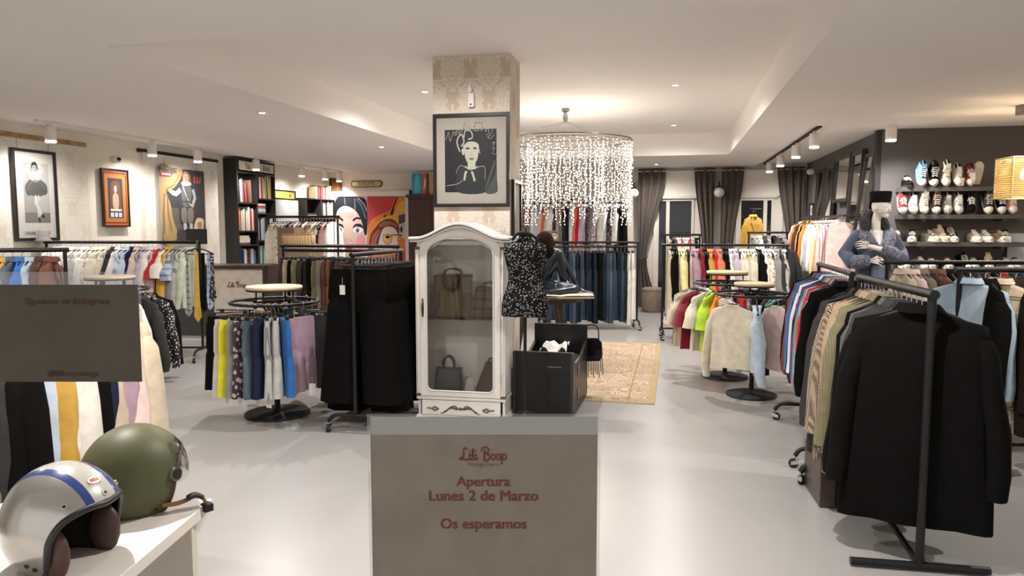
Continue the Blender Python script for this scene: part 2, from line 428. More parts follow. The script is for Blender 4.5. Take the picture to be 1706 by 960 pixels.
for k, y in enumerate((7.2, 8.9, 9.9, 11.5, 13.1, 14.1, 14.75)):
    tracklamp(-7.1, y, HS-.03, 'white cylinder spotlight, %s along the track above the framed pictures' % nth(k), (-.3, .1, -1), LAMP_TRACK, 'picture track spotlights')
tag(M().box(-.018, .018, 9.4, 14.7, -.03, 0).build('lighting_track', BLACKM, None, (1.75, 0, HS)), 'slim dark lighting track running toward the curtains', 'track')
for k, y in enumerate((9.75, 11.1, 12.6, 13.9)):
    tracklamp(1.75, y, HS-.03, 'white cylinder spotlight, %s along the curtain track' % nth(k), (.3, .25, -1), LAMP_TRACK*1.2, 'curtain track spotlights')
tracklamp(2.55, 9.45, HS, 'white cylinder spotlight above the fur-collared mannequin', (.25, .0, -1), 120)
# ---------------------------------------------------------------- garments
def sec(hw, t, z, n=22, y0=0, rip=0, k=3, ph=0, sq=.7):
    o = []
    for i in range(n):
        a = 2*PI*i/n; c, s = cos(a), sin(a)
        x = hw*math.copysign(abs(c)**sq, c); y = t*math.copysign(abs(s)**.8, s)
        o.append((x, y+y0+rip*sin(k*x/max(hw, .01)*PI+ph), z))
    return o
def sleeve(m, side, x0, z0, path, r0, r1, n=10, ph=0):
    """path: list of (dx, dy, dz) from the shoulder"""
    rings = []
    for i, (dx, dy, dz) in enumerate(path):
        q = i/(len(path)-1); r = r0+(r1-r0)*q; w = .008*sin(i*2.3+ph)
        rings.append([(side*(x0+dx+r*.62*cos(2*PI*j/n)+w), dy+r*sin(2*PI*j/n)*(.35 if i == 0 else .75 if i == 1 else .9)+w, z0+dz+(-r*.45*cos(2*PI*j/n)+.004 if i == 0 else -r*.3*cos(2*PI*j/n) if i == 1 else .0)) for j in range(n)])
    m.loft(rings if side > 0 else [q[::-1] for q in rings])
def top_mesh(name, sh=.205, hem=.235, length=.66, t=.055, slv=.56, cuff=.045, flare=.06, collar=1, seed=0, lap=0):
    r = random.Random(seed); m = M(); ph = r.uniform(0, 6); k = r.choice((2, 3, 4)); b = -.075-length
    Z = [(-.078, .062, .045), (-.092, .085, .042), (-.108, .135, .036), (-.124, .178, .034), (-.142, sh, .036), (-.19, sh+.012, t*.8), (-.30, sh+.012, t), (-.075-length*.62, (sh+hem)/2-.005, t), (-.075-length*.86, hem-.004, t*1.05), (b, hem, t*.95)]
    rings = [sec(hw, tt, z, rip=.02*max(0, (-z-.2)/length)*1.3, k=k, ph=ph) for z, hw, tt in Z]
    m.loft(rings[::-1])
    if slv:
        d = [(0, 0, 0), (.03, .0, -.07), (.03+flare*.4, .01, -.07-slv*.25), (.03+flare*.75, .02, -.07-slv*.55), (.03+flare, .035, -.07-slv*.85), (.03+flare*.95, .04, -.07-slv)]
        if slv < .3: d = d[:4] + [(.03+flare*1.3, .02, -.07-slv)]
        for s in (-1, 1): sleeve(m, s, sh-.035, -.175, d, .085, cuff, ph=ph+s)
    if collar:   # folded collar band
        m.loft([sec(.064, .048, -.086, 16), sec(.060, .046, -.058, 16), sec(.070, .056, -.055, 16), sec(.098, .07, -.092, 16)], caps=(0, 0))
    if lap:      # lapels and front edge
        for s in (-1, 1):
            m.add([(s*.055, -t*.95, -.09), (s*.115, -t*1.1, -.20), (s*.07, -t*1.2, -.24), (s*.01, -t*1.2, -.40), (s*.02, -t*1.05, -.2)], [(0, 1, 2, 3, 4)])
    return m.mesh(name, [mat('cloth_default')])
def legs_mesh(name, hw=.19, length=1.0, hem=.105, knee=.10, t=.035, seed=0, crotch=.30, top=-.10, rip=.012):
    r = random.Random(seed); m = M(); ph = r.uniform(0, 6)
    c = top-crotch; b = top-length
    m.loft([sec(hw*.9, t*.8, c-.05), sec(hw+.02, t*1.15, c+.06, rip=rip*.4, ph=ph), sec(hw+.01, t, top-.06), sec(hw, t*.8, top-.03), sec(hw, t*.85, top)])
    for s in (-1, 1):
        rs = []
        for q in (1, .8, .55, .25, 0):
            z = c+(b-c)*q; w = (hem*q+(hw*.52)*(1-q)) if knee is None else (hem*q+knee*(1-q)); w = max(w, .04)
            cx = s*(hw*.52+(hem-.10)*q*.9+.006)
            ring = sec(w, t*(1.15+.25*q), z, 14, y0=.008*s, rip=rip*q, k=2, ph=ph+s)
            rs.append([(x+cx, y, z_) for x, y, z_ in ring])
        rs.append([(x+s*hw*.5, y, z_) for x, y, z_ in sec(hw*.42, t*.7, c+.10, 14)])
        m.loft(rs)
    return m.mesh(name, [mat('cloth_default')])
def skirtlike(name, hw, hem, length, t, seed, top=-.1):
    r = random.Random(seed); m = M(); ph = r.uniform(0, 6)
    m.loft([sec(hem, t*1.2, top-length, 26, rip=.02, k=5, ph=ph), sec((hw+hem)/2, t*1.1, top-length*.5, 26, rip=.012, k=5, ph=ph), sec(hw, t, top-.05, 26), sec(hw, t*.9, top, 26)])
    return m.mesh(name, [mat('cloth_default')])
GM = {}
def gmesh(kind, seed):
    key = (kind, seed)
    if key in GM: return GM[key]
    s = seed*7+len(kind)
    p = dict(
        jacket=lambda: top_mesh('jacket', .225, .25, .70, .065, .60, .058, .05, 1, s, 1),
        blazer=lambda: top_mesh('blazer', .225, .245, .74, .06, .60, .06, .045, 1, s, 1),
        coat=lambda: top_mesh('coat', .25, .31, 1.0, .085, .66, .075, .07, 1, s, 1),
        shirt=lambda: top_mesh('shirt', .205, .225, .72, .042, .56, .042, .06, 1, s),
        blouse=lambda: top_mesh('blouse', .18, .21, .60, .04, .54, .04, .07, 0, s),
        sweater=lambda: top_mesh('sweater', .215, .225, .60, .06, .56, .05, .08, 0, s),
        tee=lambda: top_mesh('tee', .205, .225, .62, .042, .20, .085, .055, 0, s),
        dress=lambda: top_mesh('dress', .17, .25, .98, .045, 0, 0, 0, 0, s),
        trousers=lambda: legs_mesh('trousers', .185, 1.02, .105, .105, .035, s),
        jeans=lambda: legs_mesh('jeans', .185, 1.08, .10, .10, .032, s),
        flares=lambda: legs_mesh('flares', .24, 1.12, .165, .13, .05, s, rip=.02),
        shorts=lambda: legs_mesh('shorts', .175, .58, .11, .10, .03, s),
        skirt=lambda: skirtlike('skirt', .15, .22, .6, .04, s))
    GM[key] = p[kind](); return GM[key]
def hanger_meshes():
    def hook(m): m.tube([(0, -.019*cos(a), .0-.0+.019*sin(a)) for a in [math.radians(v) for v in (-60, -20, 20, 60, 100, 140, 180)]][::-1]+[(0, .0, -.035), (0, 0, -.072)] if 0 else
        [(0, .02*sin(math.radians(v)), .02*cos(math.radians(v))-.0) for v in (110, 70, 30, 0, -30, -70, -110, -150)]+[(0, 0, -.035), (0, 0, -.072)], .0025, 5, mi=1)
    a = M(); hook(a)
    a.tube(smoothpts([(-.19, 0, -.142), (-.11, 0, -.10), (0, 0, -.074), (.11, 0, -.10), (.19, 0, -.142)], k=3), .009, 6)
    b = M(); hook(b); b.tube([(-.17, 0, -.075), (.17, 0, -.075)], .006, 6)
    for s in (-1, 1): b.box(s*.12-.014, s*.12+.014, -.014, .014, -.118, -.068)
    return a.mesh('hanger', [BLACKM, CHROME]), b.mesh('clip_hanger', [BLACKM, CHROME])
HANG_TOP, HANG_CLIP = hanger_meshes()
BOTTOMS = ('trousers', 'jeans', 'flares', 'shorts', 'skirt')
NOUN = dict(tee='T-shirt', jeans='jeans', trousers='trousers', shorts='shorts', flares='wide trousers')
C = {  # colour word: (rgb, pattern, second rgb)
 'white': ((.80, .79, .77),), 'off-white': ((.74, .71, .64),), 'cream': ((.72, .66, .52),), 'ivory': ((.76, .72, .60),), 'beige': ((.55, .46, .34),), 'tan': ((.42, .29, .17),),
 'pale blue': ((.52, .62, .72),), 'sky blue': ((.28, .50, .74),), 'blue': ((.03, .14, .42),), 'navy': ((.015, .02, .05),), 'black': ((.006, .0055, .005),), 'charcoal': ((.04, .038, .037),),
 'grey': ((.24, .235, .23),), 'pale grey': ((.48, .47, .45),), 'red': ((.50, .025, .03),), 'maroon': ((.20, .018, .03),), 'pink': ((.72, .40, .40),), 'pale pink': ((.72, .56, .52),), 'coral': ((.75, .20, .12),),
 'orange': ((.75, .24, .035),), 'mustard': ((.55, .33, .06),), 'yellow': ((.68, .62, .03),), 'pale yellow': ((.78, .74, .36),), 'lime': ((.45, .68, .05),), 'green': ((.05, .16, .05),), 'dark green': ((.02, .05, .025),),
 'olive': ((.13, .125, .055),), 'teal': ((.16, .50, .47),), 'purple': ((.09, .045, .25),), 'lilac': ((.55, .45, .58),), 'mauve': ((.40, .27, .33),), 'brown': ((.075, .038, .022),), 'rust': ((.17, .06, .035),), 'dark brown': ((.03, .018, .013),),
 'salmon': ((.62, .30, .23),), 'sage': ((.42, .47, .36),), 'taupe': ((.20, .165, .135),),
 'denim': ((.018, .032, .058), 'denim', (.045, .07, .105)), 'dark denim': ((.010, .016, .026), 'denim', (.022, .032, .048)), 'faded denim': ((.04, .062, .095), 'denim', (.13, .17, .21)), 'light denim': ((.28, .38, .46), 'denim', (.42, .51, .57)),
 'houndstooth': ((.45, .36, .26), 'hound', (.05, .03, .022)), 'olive corduroy': ((.20, .17, .10), 'cord', (.08, .07, .04)), 'beige corduroy': ((.40, .33, .22), 'cord', (.2, .16, .1)), 'grey corduroy': ((.10, .10, .095), 'cord', (.04, .04, .04)),
 'black corduroy': ((.03, .03, .03), 'cord', (.012, .012, .012)), 'brown corduroy': ((.10, .05, .03), 'cord', (.04, .02, .012)),
 'tan checked': ((.55, .44, .28), 'plaid', (.06, .045, .04)), 'blue striped': ((.66, .70, .76), 'stripe', (.2, .3, .5)), 'grey striped': ((.45, .45, .44), 'stripe', (.2, .2, .2)), 'pink striped': ((.75, .6, .58), 'stripe', (.5, .2, .22)),
 'grey checked': ((.36, .36, .35), 'check', (.12, .12, .13)), 'blue checked': ((.4, .46, .55), 'check', (.1, .14, .25)), 'floral': ((.62, .50, .46), 'floral', (.15, .05, .08)), 'spotted': ((.03, .028, .03), 'dots', (.7, .65, .62)),
 'dark floral': ((.05, .04, .05), 'floral', (.45, .35, .36)), 'lilac floral': ((.60, .55, .60), 'floral', (.25, .18, .26)), 'cream floral': ((.74, .69, .58), 'floral', (.45, .3, .2)),
 'red patterned': ((.45, .04, .05), 'floral', (.65, .55, .5)),
}
def cmat(c): return cloth('cloth_'+c.replace(' ', '_').replace('-', '_'), *C[c])
GROUPKEEP = {}
def garment(kind, col, label, loc, rz, group, seed=None, sc=1):
    seed = rnd.randrange(3) if seed is None else seed
    o = link(kind if kind not in ('tee',) else 't_shirt', gmesh(kind, seed), None, loc, rz)
    recolor(o, cmat(col)); o.scale = (1, sc, 1) if not isinstance(sc, tuple) else sc
    link('hanger', HANG_CLIP if kind in BOTTOMS else HANG_TOP, o, (0, 0, 0))
    return tag(o, label, NOUN.get(kind, kind).split()[-1], group)
def parse(spec):
    out = []
    for tok in spec.split(','):
        tok = tok.strip(); n = 1
        if '*' in tok: tok, n = tok.split('*'); n = int(n)
        c, k = tok.strip().rsplit(' ', 1); out += [(k, c)]*n
    return out
def hang(p0, p1, z, spec, phrase, group, jit=.10, flip=0, off=.0, sc=1, sx=1):
    """hang the listed garments in order along the bar p0 -> p1; phrase reads '... from the <end> of the <rack>'"""
    items = parse(spec) if isinstance(spec, str) else spec
    p0, p1 = Vector((*p0, z)), Vector((*p1, z)); d = p1-p0; rz = math.atan2(d.y, d.x)-PI/2+flip*PI
    for i, (k, c) in enumerate(items):
        q = (i+.5)/len(items); loc = p0+d*q
        noun = NOUN.get(k, k)
        lab = '%s %s, %s from %s' % (c, noun if k not in ('jeans', 'trousers', 'shorts', 'flares') else 'pair of '+noun, nth(i), phrase)
        garment(k, c, lab, loc, rz+rnd.uniform(-jit, jit), group, sc=(sx*rnd.uniform(.94, 1.05), sc, rnd.uniform(.95, 1.06)))

# ---------------------------------------------------------------- garment racks
def caster():
    m = M(); m.cyl((0, 0, .10), (0, 0, .065), .008, 8, 1); m.prism([(-.012, .06), (.03, .045), (.03, .022), (-.02, .03), (-.022, .06)], -.016, .016, 1)
    m.cyl((.012, -.012, .032), (.012, .012, .032), .032, 14, 0); return m.mesh('caster', [BLACKM, CHROME])
CASTER = caster()
def rack(label, p0, p1, h, foot=.5, r=.016, low=.12, bars=(), group=None, base=True, flat=0):
    """wheeled rack: top bar p0 -> p1, a post and an arched cross foot at each end"""
    p0, p1 = Vector((*p0, 0)), Vector((*p1, 0)); L_ = (p1-p0).length; c = (p0+p1)/2; d = (p1-p0).normalized()
    t = thing('clothes_rack', label, 'clothes rack', c, math.atan2(d.y, d.x), group)
    M().tube([(-L_/2-.03, 0, h), (L_/2+.03, 0, h)], r*1.15, 12).build('top_bar', BLACK, t)
    for z in bars: M().tube([(-L_/2, 0, z), (L_/2, 0, z)], r, 10).build('lower_bar', BLACK, t)
    for s in (-1, 1):
        M().tube([(s*L_/2, 0, h), (s*L_/2, 0, .02 if flat and s < 0 else low+.02)], r, 10).build('post', BLACK, t)
        f = smoothpts([(s*L_/2, -foot/2, .085), (s*L_/2, -foot/2, low-.03), (s*L_/2, -foot/2+.06, low+.02), (s*L_/2, 0, low+.02), (s*L_/2, foot/2-.06, low+.02), (s*L_/2, foot/2, low-.03), (s*L_/2, foot/2, .085)], k=4)
        if flat and s < 0: M().tube([(-L_/2, -foot/2, .025), (-L_/2, foot/2, .025)], r, 8).build('foot', BLACK, t); continue
        M().tube(f, r, 8).build('foot', BLACK, t)
        for q in (-1, 1): link('caster', CASTER, t, (s*L_/2, q*foot/2, 0), rnd.uniform(0, 6))
    if base: M().tube([(-L_/2, 0, .03 if flat else low+.03), (L_/2, 0, low+.03)], r*.8, 8).build('base_bar', BLACK, t)
    return t
def round_rack(label, x, y, zd, rdisc, zr, rring, rbase, drop=0):
    t = thing('round_clothes_rack', label, 'clothes rack', (x, y, 0), rnd.uniform(0, 1), 'round racks with wooden tops')
    M().lathe([(rdisc-.012, zd-.028), (rdisc, zd-.022), (rdisc, zd-.004), (rdisc-.006, zd)], 40).build('wooden_top', WOODL, t)
    M().lathe([(rdisc-.004, zd-.04), (rdisc-.002, zd-.03), (rdisc-.01, zd-.028)], 40).build('top_rim', BLACK, t)
    M().tube([(rring*cos(a), rring*sin(a), zr) for a in [2*PI*i/40 for i in range(40)]], .013, 8, True).build('hanging_ring', BLACK, t)
    for i in range(4):
        a = PI/4+PI/2*i
        M().tube([(rdisc*.75*cos(a), rdisc*.75*sin(a), zd-.03), (rdisc*.75*cos(a), rdisc*.75*sin(a), zr), (rring*cos(a), rring*sin(a), zr)], .009, 6).build('support_arm', BLACK, t)
    m = M(); m.cyl((0, 0, .02), (0, 0, zr), .024, 12); m.tube([(rdisc*.75, 0, zr), (-rdisc*.75, 0, zr)], .008, 6); m.tube([(0, rdisc*.75, zr), (0, -rdisc*.75, zr)], .008, 6); m.build('pole', BLACK, t)
    M().lathe([(rbase, 0), (rbase, .018), (rbase-.03, .026), (.04, .034), (.03, .06)], 40).build('base', BLACKM, t)
    return t
def hang_round(x, y, z, r, lst, where, group, zscale=1):
    """lst: (angle in degrees seen from above, kind, colour, label start or None, face) - face turns a piece broadside"""
    for a, k, c, lab, face in lst:
        q = math.radians(a); loc = (x+r*cos(q), y+r*sin(q), z)
        noun = NOUN.get(k, k); noun = 'pair of '+noun if k in ('shorts', 'trousers', 'jeans') else noun
        garment(k, c, '%s %s' % (lab or c+' '+noun, where), loc, q+(PI/2 if face else 0)+rnd.uniform(-.12, .12), group, sc=(1, 1, zscale))
# ---------------------------------------------------------------- racks and what hangs on them
# window-side rack of jackets, behind the helmets
rack('black wheeled rack of jackets behind the two helmets', (-2.78, 2.15), (-2.74, 3.1), 1.31)
hang((-2.78, 2.18), (-2.74, 3.06), 1.31, 'grey jacket, charcoal jacket, black coat, black coat, light denim shirt, pale blue jacket, mustard jacket, off-white jacket, off-white coat, black jacket, navy jacket, beige jacket, mauve jacket, pale pink sweater, beige coat',
     'the window end of the rack behind the helmets', 'jackets behind the helmets', .06, 1)
# rack of coloured jackets
rack('black wheeled rack of coloured jackets under the dancer print', (-4.92, 5.07), (-6.15, 4.28), 1.46)
hang((-4.98, 5.03), (-6.1, 4.31), 1.46, 'rust jacket, brown jacket, light denim jacket, blue jacket, faded denim jacket, mustard jacket, green jacket, grey checked jacket, dark green jacket, olive jacket, white jacket, black jacket, pink jacket, sky blue jacket, blue jacket, dark green jacket, charcoal jacket, salmon jacket, brown jacket, red jacket',
     'the aisle end of the coloured jacket rack', 'coloured jackets on the rack', .08)
# rack of pale shirts
rack('long black wheeled rack of pale shirts with ties at its aisle end', (-5.66, 7.86), (-7.5, 7.46), 1.46)
hang((-5.76, 7.84), (-7.45, 7.47), 1.46, 'sage shirt, grey striped shirt, grey shirt, blue checked tee, mustard shirt, off-white tee, red tee, pale pink shirt, off-white shirt, lilac shirt, grey striped shirt, pale pink shirt, navy shirt, pale blue shirt, blue striped shirt, white shirt, charcoal shirt, pale grey shirt, cream shirt, ivory shirt, off-white shirt, cream floral shirt, white shirt, white shirt, pale grey shirt, white shirt, white shirt, white shirt, white shirt, off-white shirt, white shirt',
     'the tie end of the pale shirt rack', 'shirts on the pale shirt rack', .10)
# ties hung on one hanger at the rack's end
th = thing('tie_hanger', 'dark wooden hanger holding neckties at the end of the pale shirt rack', 'hanger', (-5.60, 7.74, 1.46), .25)
link('hook', HANG_TOP, th); M().tube([(-.19, 0, -.142), (.19, 0, -.142)], .007, 6).build('trouser_bar', WOODD, th)
for i, (c, xx, ln, lab) in enumerate((('grey checked', -.13, .78, 'dark checked necktie'), ('mustard', -.02, .84, 'golden paisley necktie'), ('black', .06, .72, 'black necktie'), ('blue checked', .13, .70, 'blue-grey necktie'), ('spotted', .17, .6, 'black spotted necktie'))):
    m = M(); m.prism([(-.018, 0), (.018, 0), (.022, -ln*.5), (.045, -ln+.07), (0, -ln), (-.045, -ln+.07), (-.022, -ln*.5)][::-1], -.012, -.006); m.prism([(-.018, 0), (.018, 0), (.02, -ln*.7), (0, -ln*.76), (-.02, -ln*.7)][::-1], .006, .012); m.box(-.018, .018, -.012, .012, -.004, .008)
    v = Vector((xx, 0, -.135)); v.rotate(Matrix.Rotation(.25, 3, 'Z'))
    tag(m.build('necktie', cmat(c), None, Vector((-5.60, 7.74, 1.46))+v, .25), lab+' hanging at the end of the pale shirt rack', 'tie', 'neckties on the hanger')
# round rack with white blouses
round_rack('round black clothes rack with a wooden top, before the pale shirt rack', -5.70, 6.43, 1.14, .24, 1.0, .36, .29)
hang_round(-5.7, 6.43, 1.0, .36, [(318, 'sweater', 'white', 'white cotton jumper facing out', 0), (337, 'sweater', 'off-white', 'off-white jumper with full sleeves', 0), (358, 'jacket', 'charcoal', 'charcoal jacket', 0), (16, 'jacket', 'spotted', 'black and white patterned jacket', 0),
    (35, 'jacket', 'black', 'black jacket', 0), (75, 'blouse', 'pale grey', None, 0), (115, 'blouse', 'cream', None, 0), (160, 'blouse', 'pale pink', None, 0), (200, 'tee', 'grey', None, 0), (240, 'blouse', 'ivory', None, 0), (270, 'sweater', 'beige', None, 0)],
    'on the round rack before the pale shirts', 'tops on the round blouse rack')
# round rack with shorts
round_rack('round black clothes rack with a wooden top, full of tagged shorts', -3.36, 5.67, 1.137, .238, 1.0, .37, .28)
SH = [(213, 'shorts', 'black', 'long black shorts', 0), (241, 'shorts', 'pale grey', 'pale grey shorts', 0), (249, 'shorts', 'yellow', 'bright yellow shorts', 0), (257, 'shorts', 'grey', 'mid grey shorts', 0), (266, 'shorts', 'dark floral', 'dark patterned shorts', 0), (275, 'shorts', 'faded denim', 'faded denim shorts', 0),
      (284, 'shorts', 'navy', 'navy shorts', 0), (292, 'shorts', 'grey striped', 'grey striped shorts', 0), (301, 'shorts', 'pale grey', 'pale heather shorts', 0), (311, 'shorts', 'blue', 'royal blue shorts', 0), (337, 'shorts', 'mauve', 'dusty mauve shorts turned broadside', 1), (357, 'shorts', 'charcoal', 'charcoal shorts', 0), (14, 'shorts', 'spotted', 'black spotted shorts', 0),
      (40, 'shorts', 'brown', 'brown shorts', 0), (72, 'shorts', 'beige', 'beige shorts', 0), (105, 'shorts', 'dark denim', 'dark denim shorts', 0), (140, 'shorts', 'tan', 'tan shorts', 0), (185, 'shorts', 'salmon', 'salmon shorts', 0)]
hang_round(-3.36, 5.67, 1.0, .37, SH, 'on the round rack of shorts', 'shorts on the round rack', 1.08)
TAGM = mat('price_tag_card', (.78, .75, .7), .7)
for i, (a, z, w_) in enumerate(((249, .30, 'yellow'), (257, .37, 'mid grey'), (266, .30, 'dark patterned'), (284, .30, 'navy'), (293, .28, 'grey striped'), (335, .34, 'dusty mauve'))):
    q = math.radians(a); m = M(); m.box(-.028, .028, -.001, .001, -.1, 0); m.tube([(0, 0, 0), (0, .0, .08)], .001, 4)
    tag(m.build('price_tag', TAGM, None, (-3.36+.5*cos(q), 5.67+.5*sin(q), z), a*.01), 'pale card price tag hanging below the %s shorts on the round rack' % w_, 'tag', 'price tags on the shorts')
# trouser rack
rack('black wheeled rack of dark trousers behind the round shorts rack', (-2.72, 6.95), (-4.02, 6.98), 1.45, bars=(1.40,))
hang((-2.78, 6.95), (-3.98, 6.98), 1.40, 'black trousers, brown trousers, dark brown trousers, brown corduroy trousers, taupe trousers, black trousers, olive corduroy trousers, dark brown trousers, brown corduroy trousers, brown trousers, dark brown trousers, rust trousers, brown corduroy trousers, taupe trousers, olive trousers, black trousers, dark brown trousers, charcoal trousers, olive corduroy trousers, black trousers, beige corduroy trousers, charcoal trousers',
     'the pillar end of the dark trouser rack', 'dark trousers on the rack', .12)
# black flares rack, seen end on beside the white cabinet
rack('black wheeled rack of wide black trousers beside the white cabinet', (-2.43, 5.26), (-2.43, 6.30), 1.43, .46)
hang((-2.43, 5.32), (-2.43, 6.25), 1.41, 'black flares*13', 'the near end of the rack by the cabinet', 'wide black trousers beside the cabinet', .05, 1, sc=1, sx=1.0)
p = M(); p.box(-.022, .022, -.001, .001, -.075, 0); p.tube([(0, 0, 0), (0, .005, .06)], .001, 4)
tag(p.build('price_tag', TAGM, None, (-2.52, 5.255, 1.19), .05), 'white card price tag on the front pair of wide black trousers', 'tag')
# jeans rack
rack('black wheeled rack of blue jeans beside the tied curtain', (-.50, 11.80), (-2.05, 11.46), 1.40, .5, bars=(1.33,))
hang((-.55, 11.79), (-2.02, 11.47), 1.33, 'white jeans, off-white jeans, dark denim jeans, denim jeans, dark denim jeans, denim jeans, faded denim jeans, denim jeans, dark denim jeans, black jeans, dark denim jeans, dark denim jeans, dark denim jeans, denim jeans, dark denim jeans, faded denim jeans, denim jeans, dark denim jeans, denim jeans, faded denim jeans, dark denim jeans, denim jeans, charcoal jeans, denim jeans',
     'the curtain end of the jeans rack', 'jeans on the rack', .14)
# bright tops on a high rail at the back wall
rl = thing('wall_rail', 'high black wall rail of bright tops under the fairy-light chandelier', 'rail', (-1.95, 14.2, 0))
M().tube([(-1.15, 0, 2.12), (1.15, 0, 2.12)], .016, 10).build('rail_bar', BLACK, rl)
M().tube([(-1.15, .1, 2.2), (1.15, .1, 2.2)], .01, 8).build('rail_bar', BLACK, rl)
for s in (-1.1, 0, 1.1): M().tube([(s, 0, 2.12), (s, .1, 2.2), (s, .9, 2.2)], .012, 8).build('bracket', BLACK, rl)
hang((-.84, 14.2), (-3.05, 14.2), 2.12, 'black dress, black dress, charcoal dress, white shirt, dark floral dress, spotted dress, white shirt, off-white shirt, lilac floral dress, lilac floral shirt, grey shirt, lilac floral dress, dark floral dress, lilac shirt, pale blue shirt, red shirt, coral shirt, white shirt, lilac dress, navy dress, charcoal dress, grey dress, cream floral dress, spotted dress, white shirt, off-white shirt, coral shirt, salmon dress, pale pink shirt, pale blue shirt, white shirt, grey shirt, coral dress, floral dress, floral dress, pink shirt, coral shirt, dark floral shirt',
     'the curtain end of the high wall rail', 'bright tops on the high wall rail', .12)
# curtain-side rack of pale tops
rack('black wheeled rack of mixed tops before the curtained doors', (-.09, 10.82), (1.66, 11.0), 1.385, .5)
hang((-.0, 10.83), (1.6, 10.99), 1.385, 'beige dress, black shirt, black dress, cream dress, pale yellow shirt, pale yellow dress, dark brown dress, pale pink dress, mauve dress, mauve shirt, maroon dress, maroon shirt, black shirt, navy dress, mustard shirt, red dress, red shirt, coral shirt, taupe dress, black dress, black shirt, white shirt, pale grey shirt, lilac shirt, navy shirt, cream shirt, off-white shirt, cream dress, pale yellow dress, cream shirt, ivory dress, charcoal dress, black shirt, white shirt, white dress, white floral shirt, dark floral dress, white dress, grey shirt, charcoal shirt, grey striped shirt'.replace('white floral', 'cream floral'),
     'the stool end of the curtain rack', 'mixed tops on the curtain rack', .10)
# two round racks by the aisle
round_rack('round black clothes rack with a wooden top, farther of the pair beside the rug'.replace('farther', 'rear'), .62, 8.15, 1.17, .22, 1.04, .35, .25)
hang_round(.62, 8.15, 1.04, .35, [(195, 'tee', 'beige', 'beige T-shirt', 0), (212, 'tee', 'maroon', 'maroon T-shirt', 0), (228, 'tee', 'cream', 'cream T-shirt', 0), (242, 'tee', 'lime', 'lime green T-shirt', 0), (256, 'tee', 'orange', 'orange T-shirt', 0), (270, 'tee', 'floral', 'flowery T-shirt', 0), (286, 'tee', 'red', 'red T-shirt', 0), (305, 'tee', 'black', 'black T-shirt', 0), (180, 'tee', 'grey striped', 'grey striped T-shirt', 0), (160, 'tee', 'taupe', 'taupe T-shirt', 0), (130, 'tee', 'white', 'white T-shirt', 0), (90, 'tee', 'navy', 'navy T-shirt', 0), (50, 'tee', 'grey', 'grey T-shirt', 0), (10, 'tee', 'olive', 'olive T-shirt', 0), (340, 'tee', 'charcoal', 'charcoal T-shirt', 0)],
    'on the rear round rack beside the rug', 'T-shirts on the rear round rack')
round_rack('round black clothes rack with a wooden top, fuller one by the sports jackets', .81, 7.3, 1.11, .19, 1.0, .36, .24)
hang_round(.81, 7.3, 1.0, .36, [(232, 'sweater', 'cream', 'cream crew-neck jumper facing the window', 1), (268, 'blouse', 'pale blue', 'pale blue blouse', 0), (300, 'blouse', 'pale pink', 'blush tie-neck blouse', 0), (320, 'blouse', 'navy', 'navy blouse', 0), (345, 'blouse', 'sage', 'sage blouse', 0), (35, 'blouse', 'black', 'soft black blouse', 0), (60, 'blouse', 'charcoal', 'charcoal blouse', 0), (130, 'blouse', 'off-white', 'off-white blouse', 0), (90, 'blouse', 'grey', 'grey blouse', 0), (50, 'blouse', 'teal', 'teal blouse', 0), (15, 'blouse', 'black', 'plain black blouse', 0)],
    'on the round rack by the sports jackets', 'tops on the fuller round rack')
# sports jackets, then blazers, in line along the aisle
rack('black wheeled rack of coloured sports jackets in line behind the blazers', (1.18, 5.12), (1.22, 6.40), 1.34, .62)
hang((1.18, 5.2), (1.22, 6.36), 1.34, 'black jacket, charcoal jacket, light denim jacket, red jacket, teal jacket, grey jacket, purple jacket, navy jacket, white jacket, dark green jacket, blue jacket, denim jacket, maroon jacket, faded denim jacket, black jacket, dark denim jacket',
     'the blazer end of the sports jacket rack', 'sports jackets on the rack', .08, 1)
t = rack('heavy black wheeled rack of dark blazers and coats close to the window', (1.20, 3.68), (1.16, 4.80), 1.336, .62, .02, .12, flat=1)
BZ = [('coat', 'black', 'long black coat at the window end of the blazer rack', 0), ('coat', 'black', 'black wool coat, second on the blazer rack', .0), ('blazer', 'black corduroy', 'black corduroy blazer, third on the blazer rack', 0), ('coat', 'charcoal', 'charcoal coat, fourth on the blazer rack', 0), ('blazer', 'charcoal', 'charcoal blazer, fifth on the blazer rack', 0), ('blazer', 'grey corduroy', 'dark grey corduroy blazer on the blazer rack', 0), ('blazer', 'black', 'black blazer between grey and green corduroy ones', 0),
      ('coat', 'olive corduroy', 'olive corduroy coat on the blazer rack', 0), ('blazer', 'olive corduroy', 'short olive corduroy blazer on the blazer rack', 0), ('blazer', 'beige corduroy', 'beige corduroy blazer on the blazer rack', 0), ('blazer', 'tan', 'tan blazer before the houndstooth coat', 0), ('coat', 'houndstooth', 'brown houndstooth coat on the blazer rack', 0), ('blazer', 'black', 'black blazer behind the houndstooth coat', 0), ('coat', 'charcoal', 'charcoal coat near the far end of the blazer rack', 0), ('jacket', 'black', 'black fleece jacket at the far end of the blazer rack', 0)]
for i, (k, c, lab, _) in enumerate(BZ):
    q = .12+i*.07
    garment(k, c, lab, (1.20-.036*q, 3.68+q, 1.336), PI+.04+rnd.uniform(-.06, .06)-(.30 if i < 2 else .12 if i < 5 else 0), 'blazers and coats on the rack', i % 3, sc=(1.0 if i > 2 else 1.09, .9, 1.0 if i > 6 else 1.06))
tag(M().box(-.2, .2, -.2, .2, 0, .3).build('storage_box', WOODD, None, (1.08, 4.62, 0), .05, .006), 'dark brown box on the floor under the blazers', 'box')
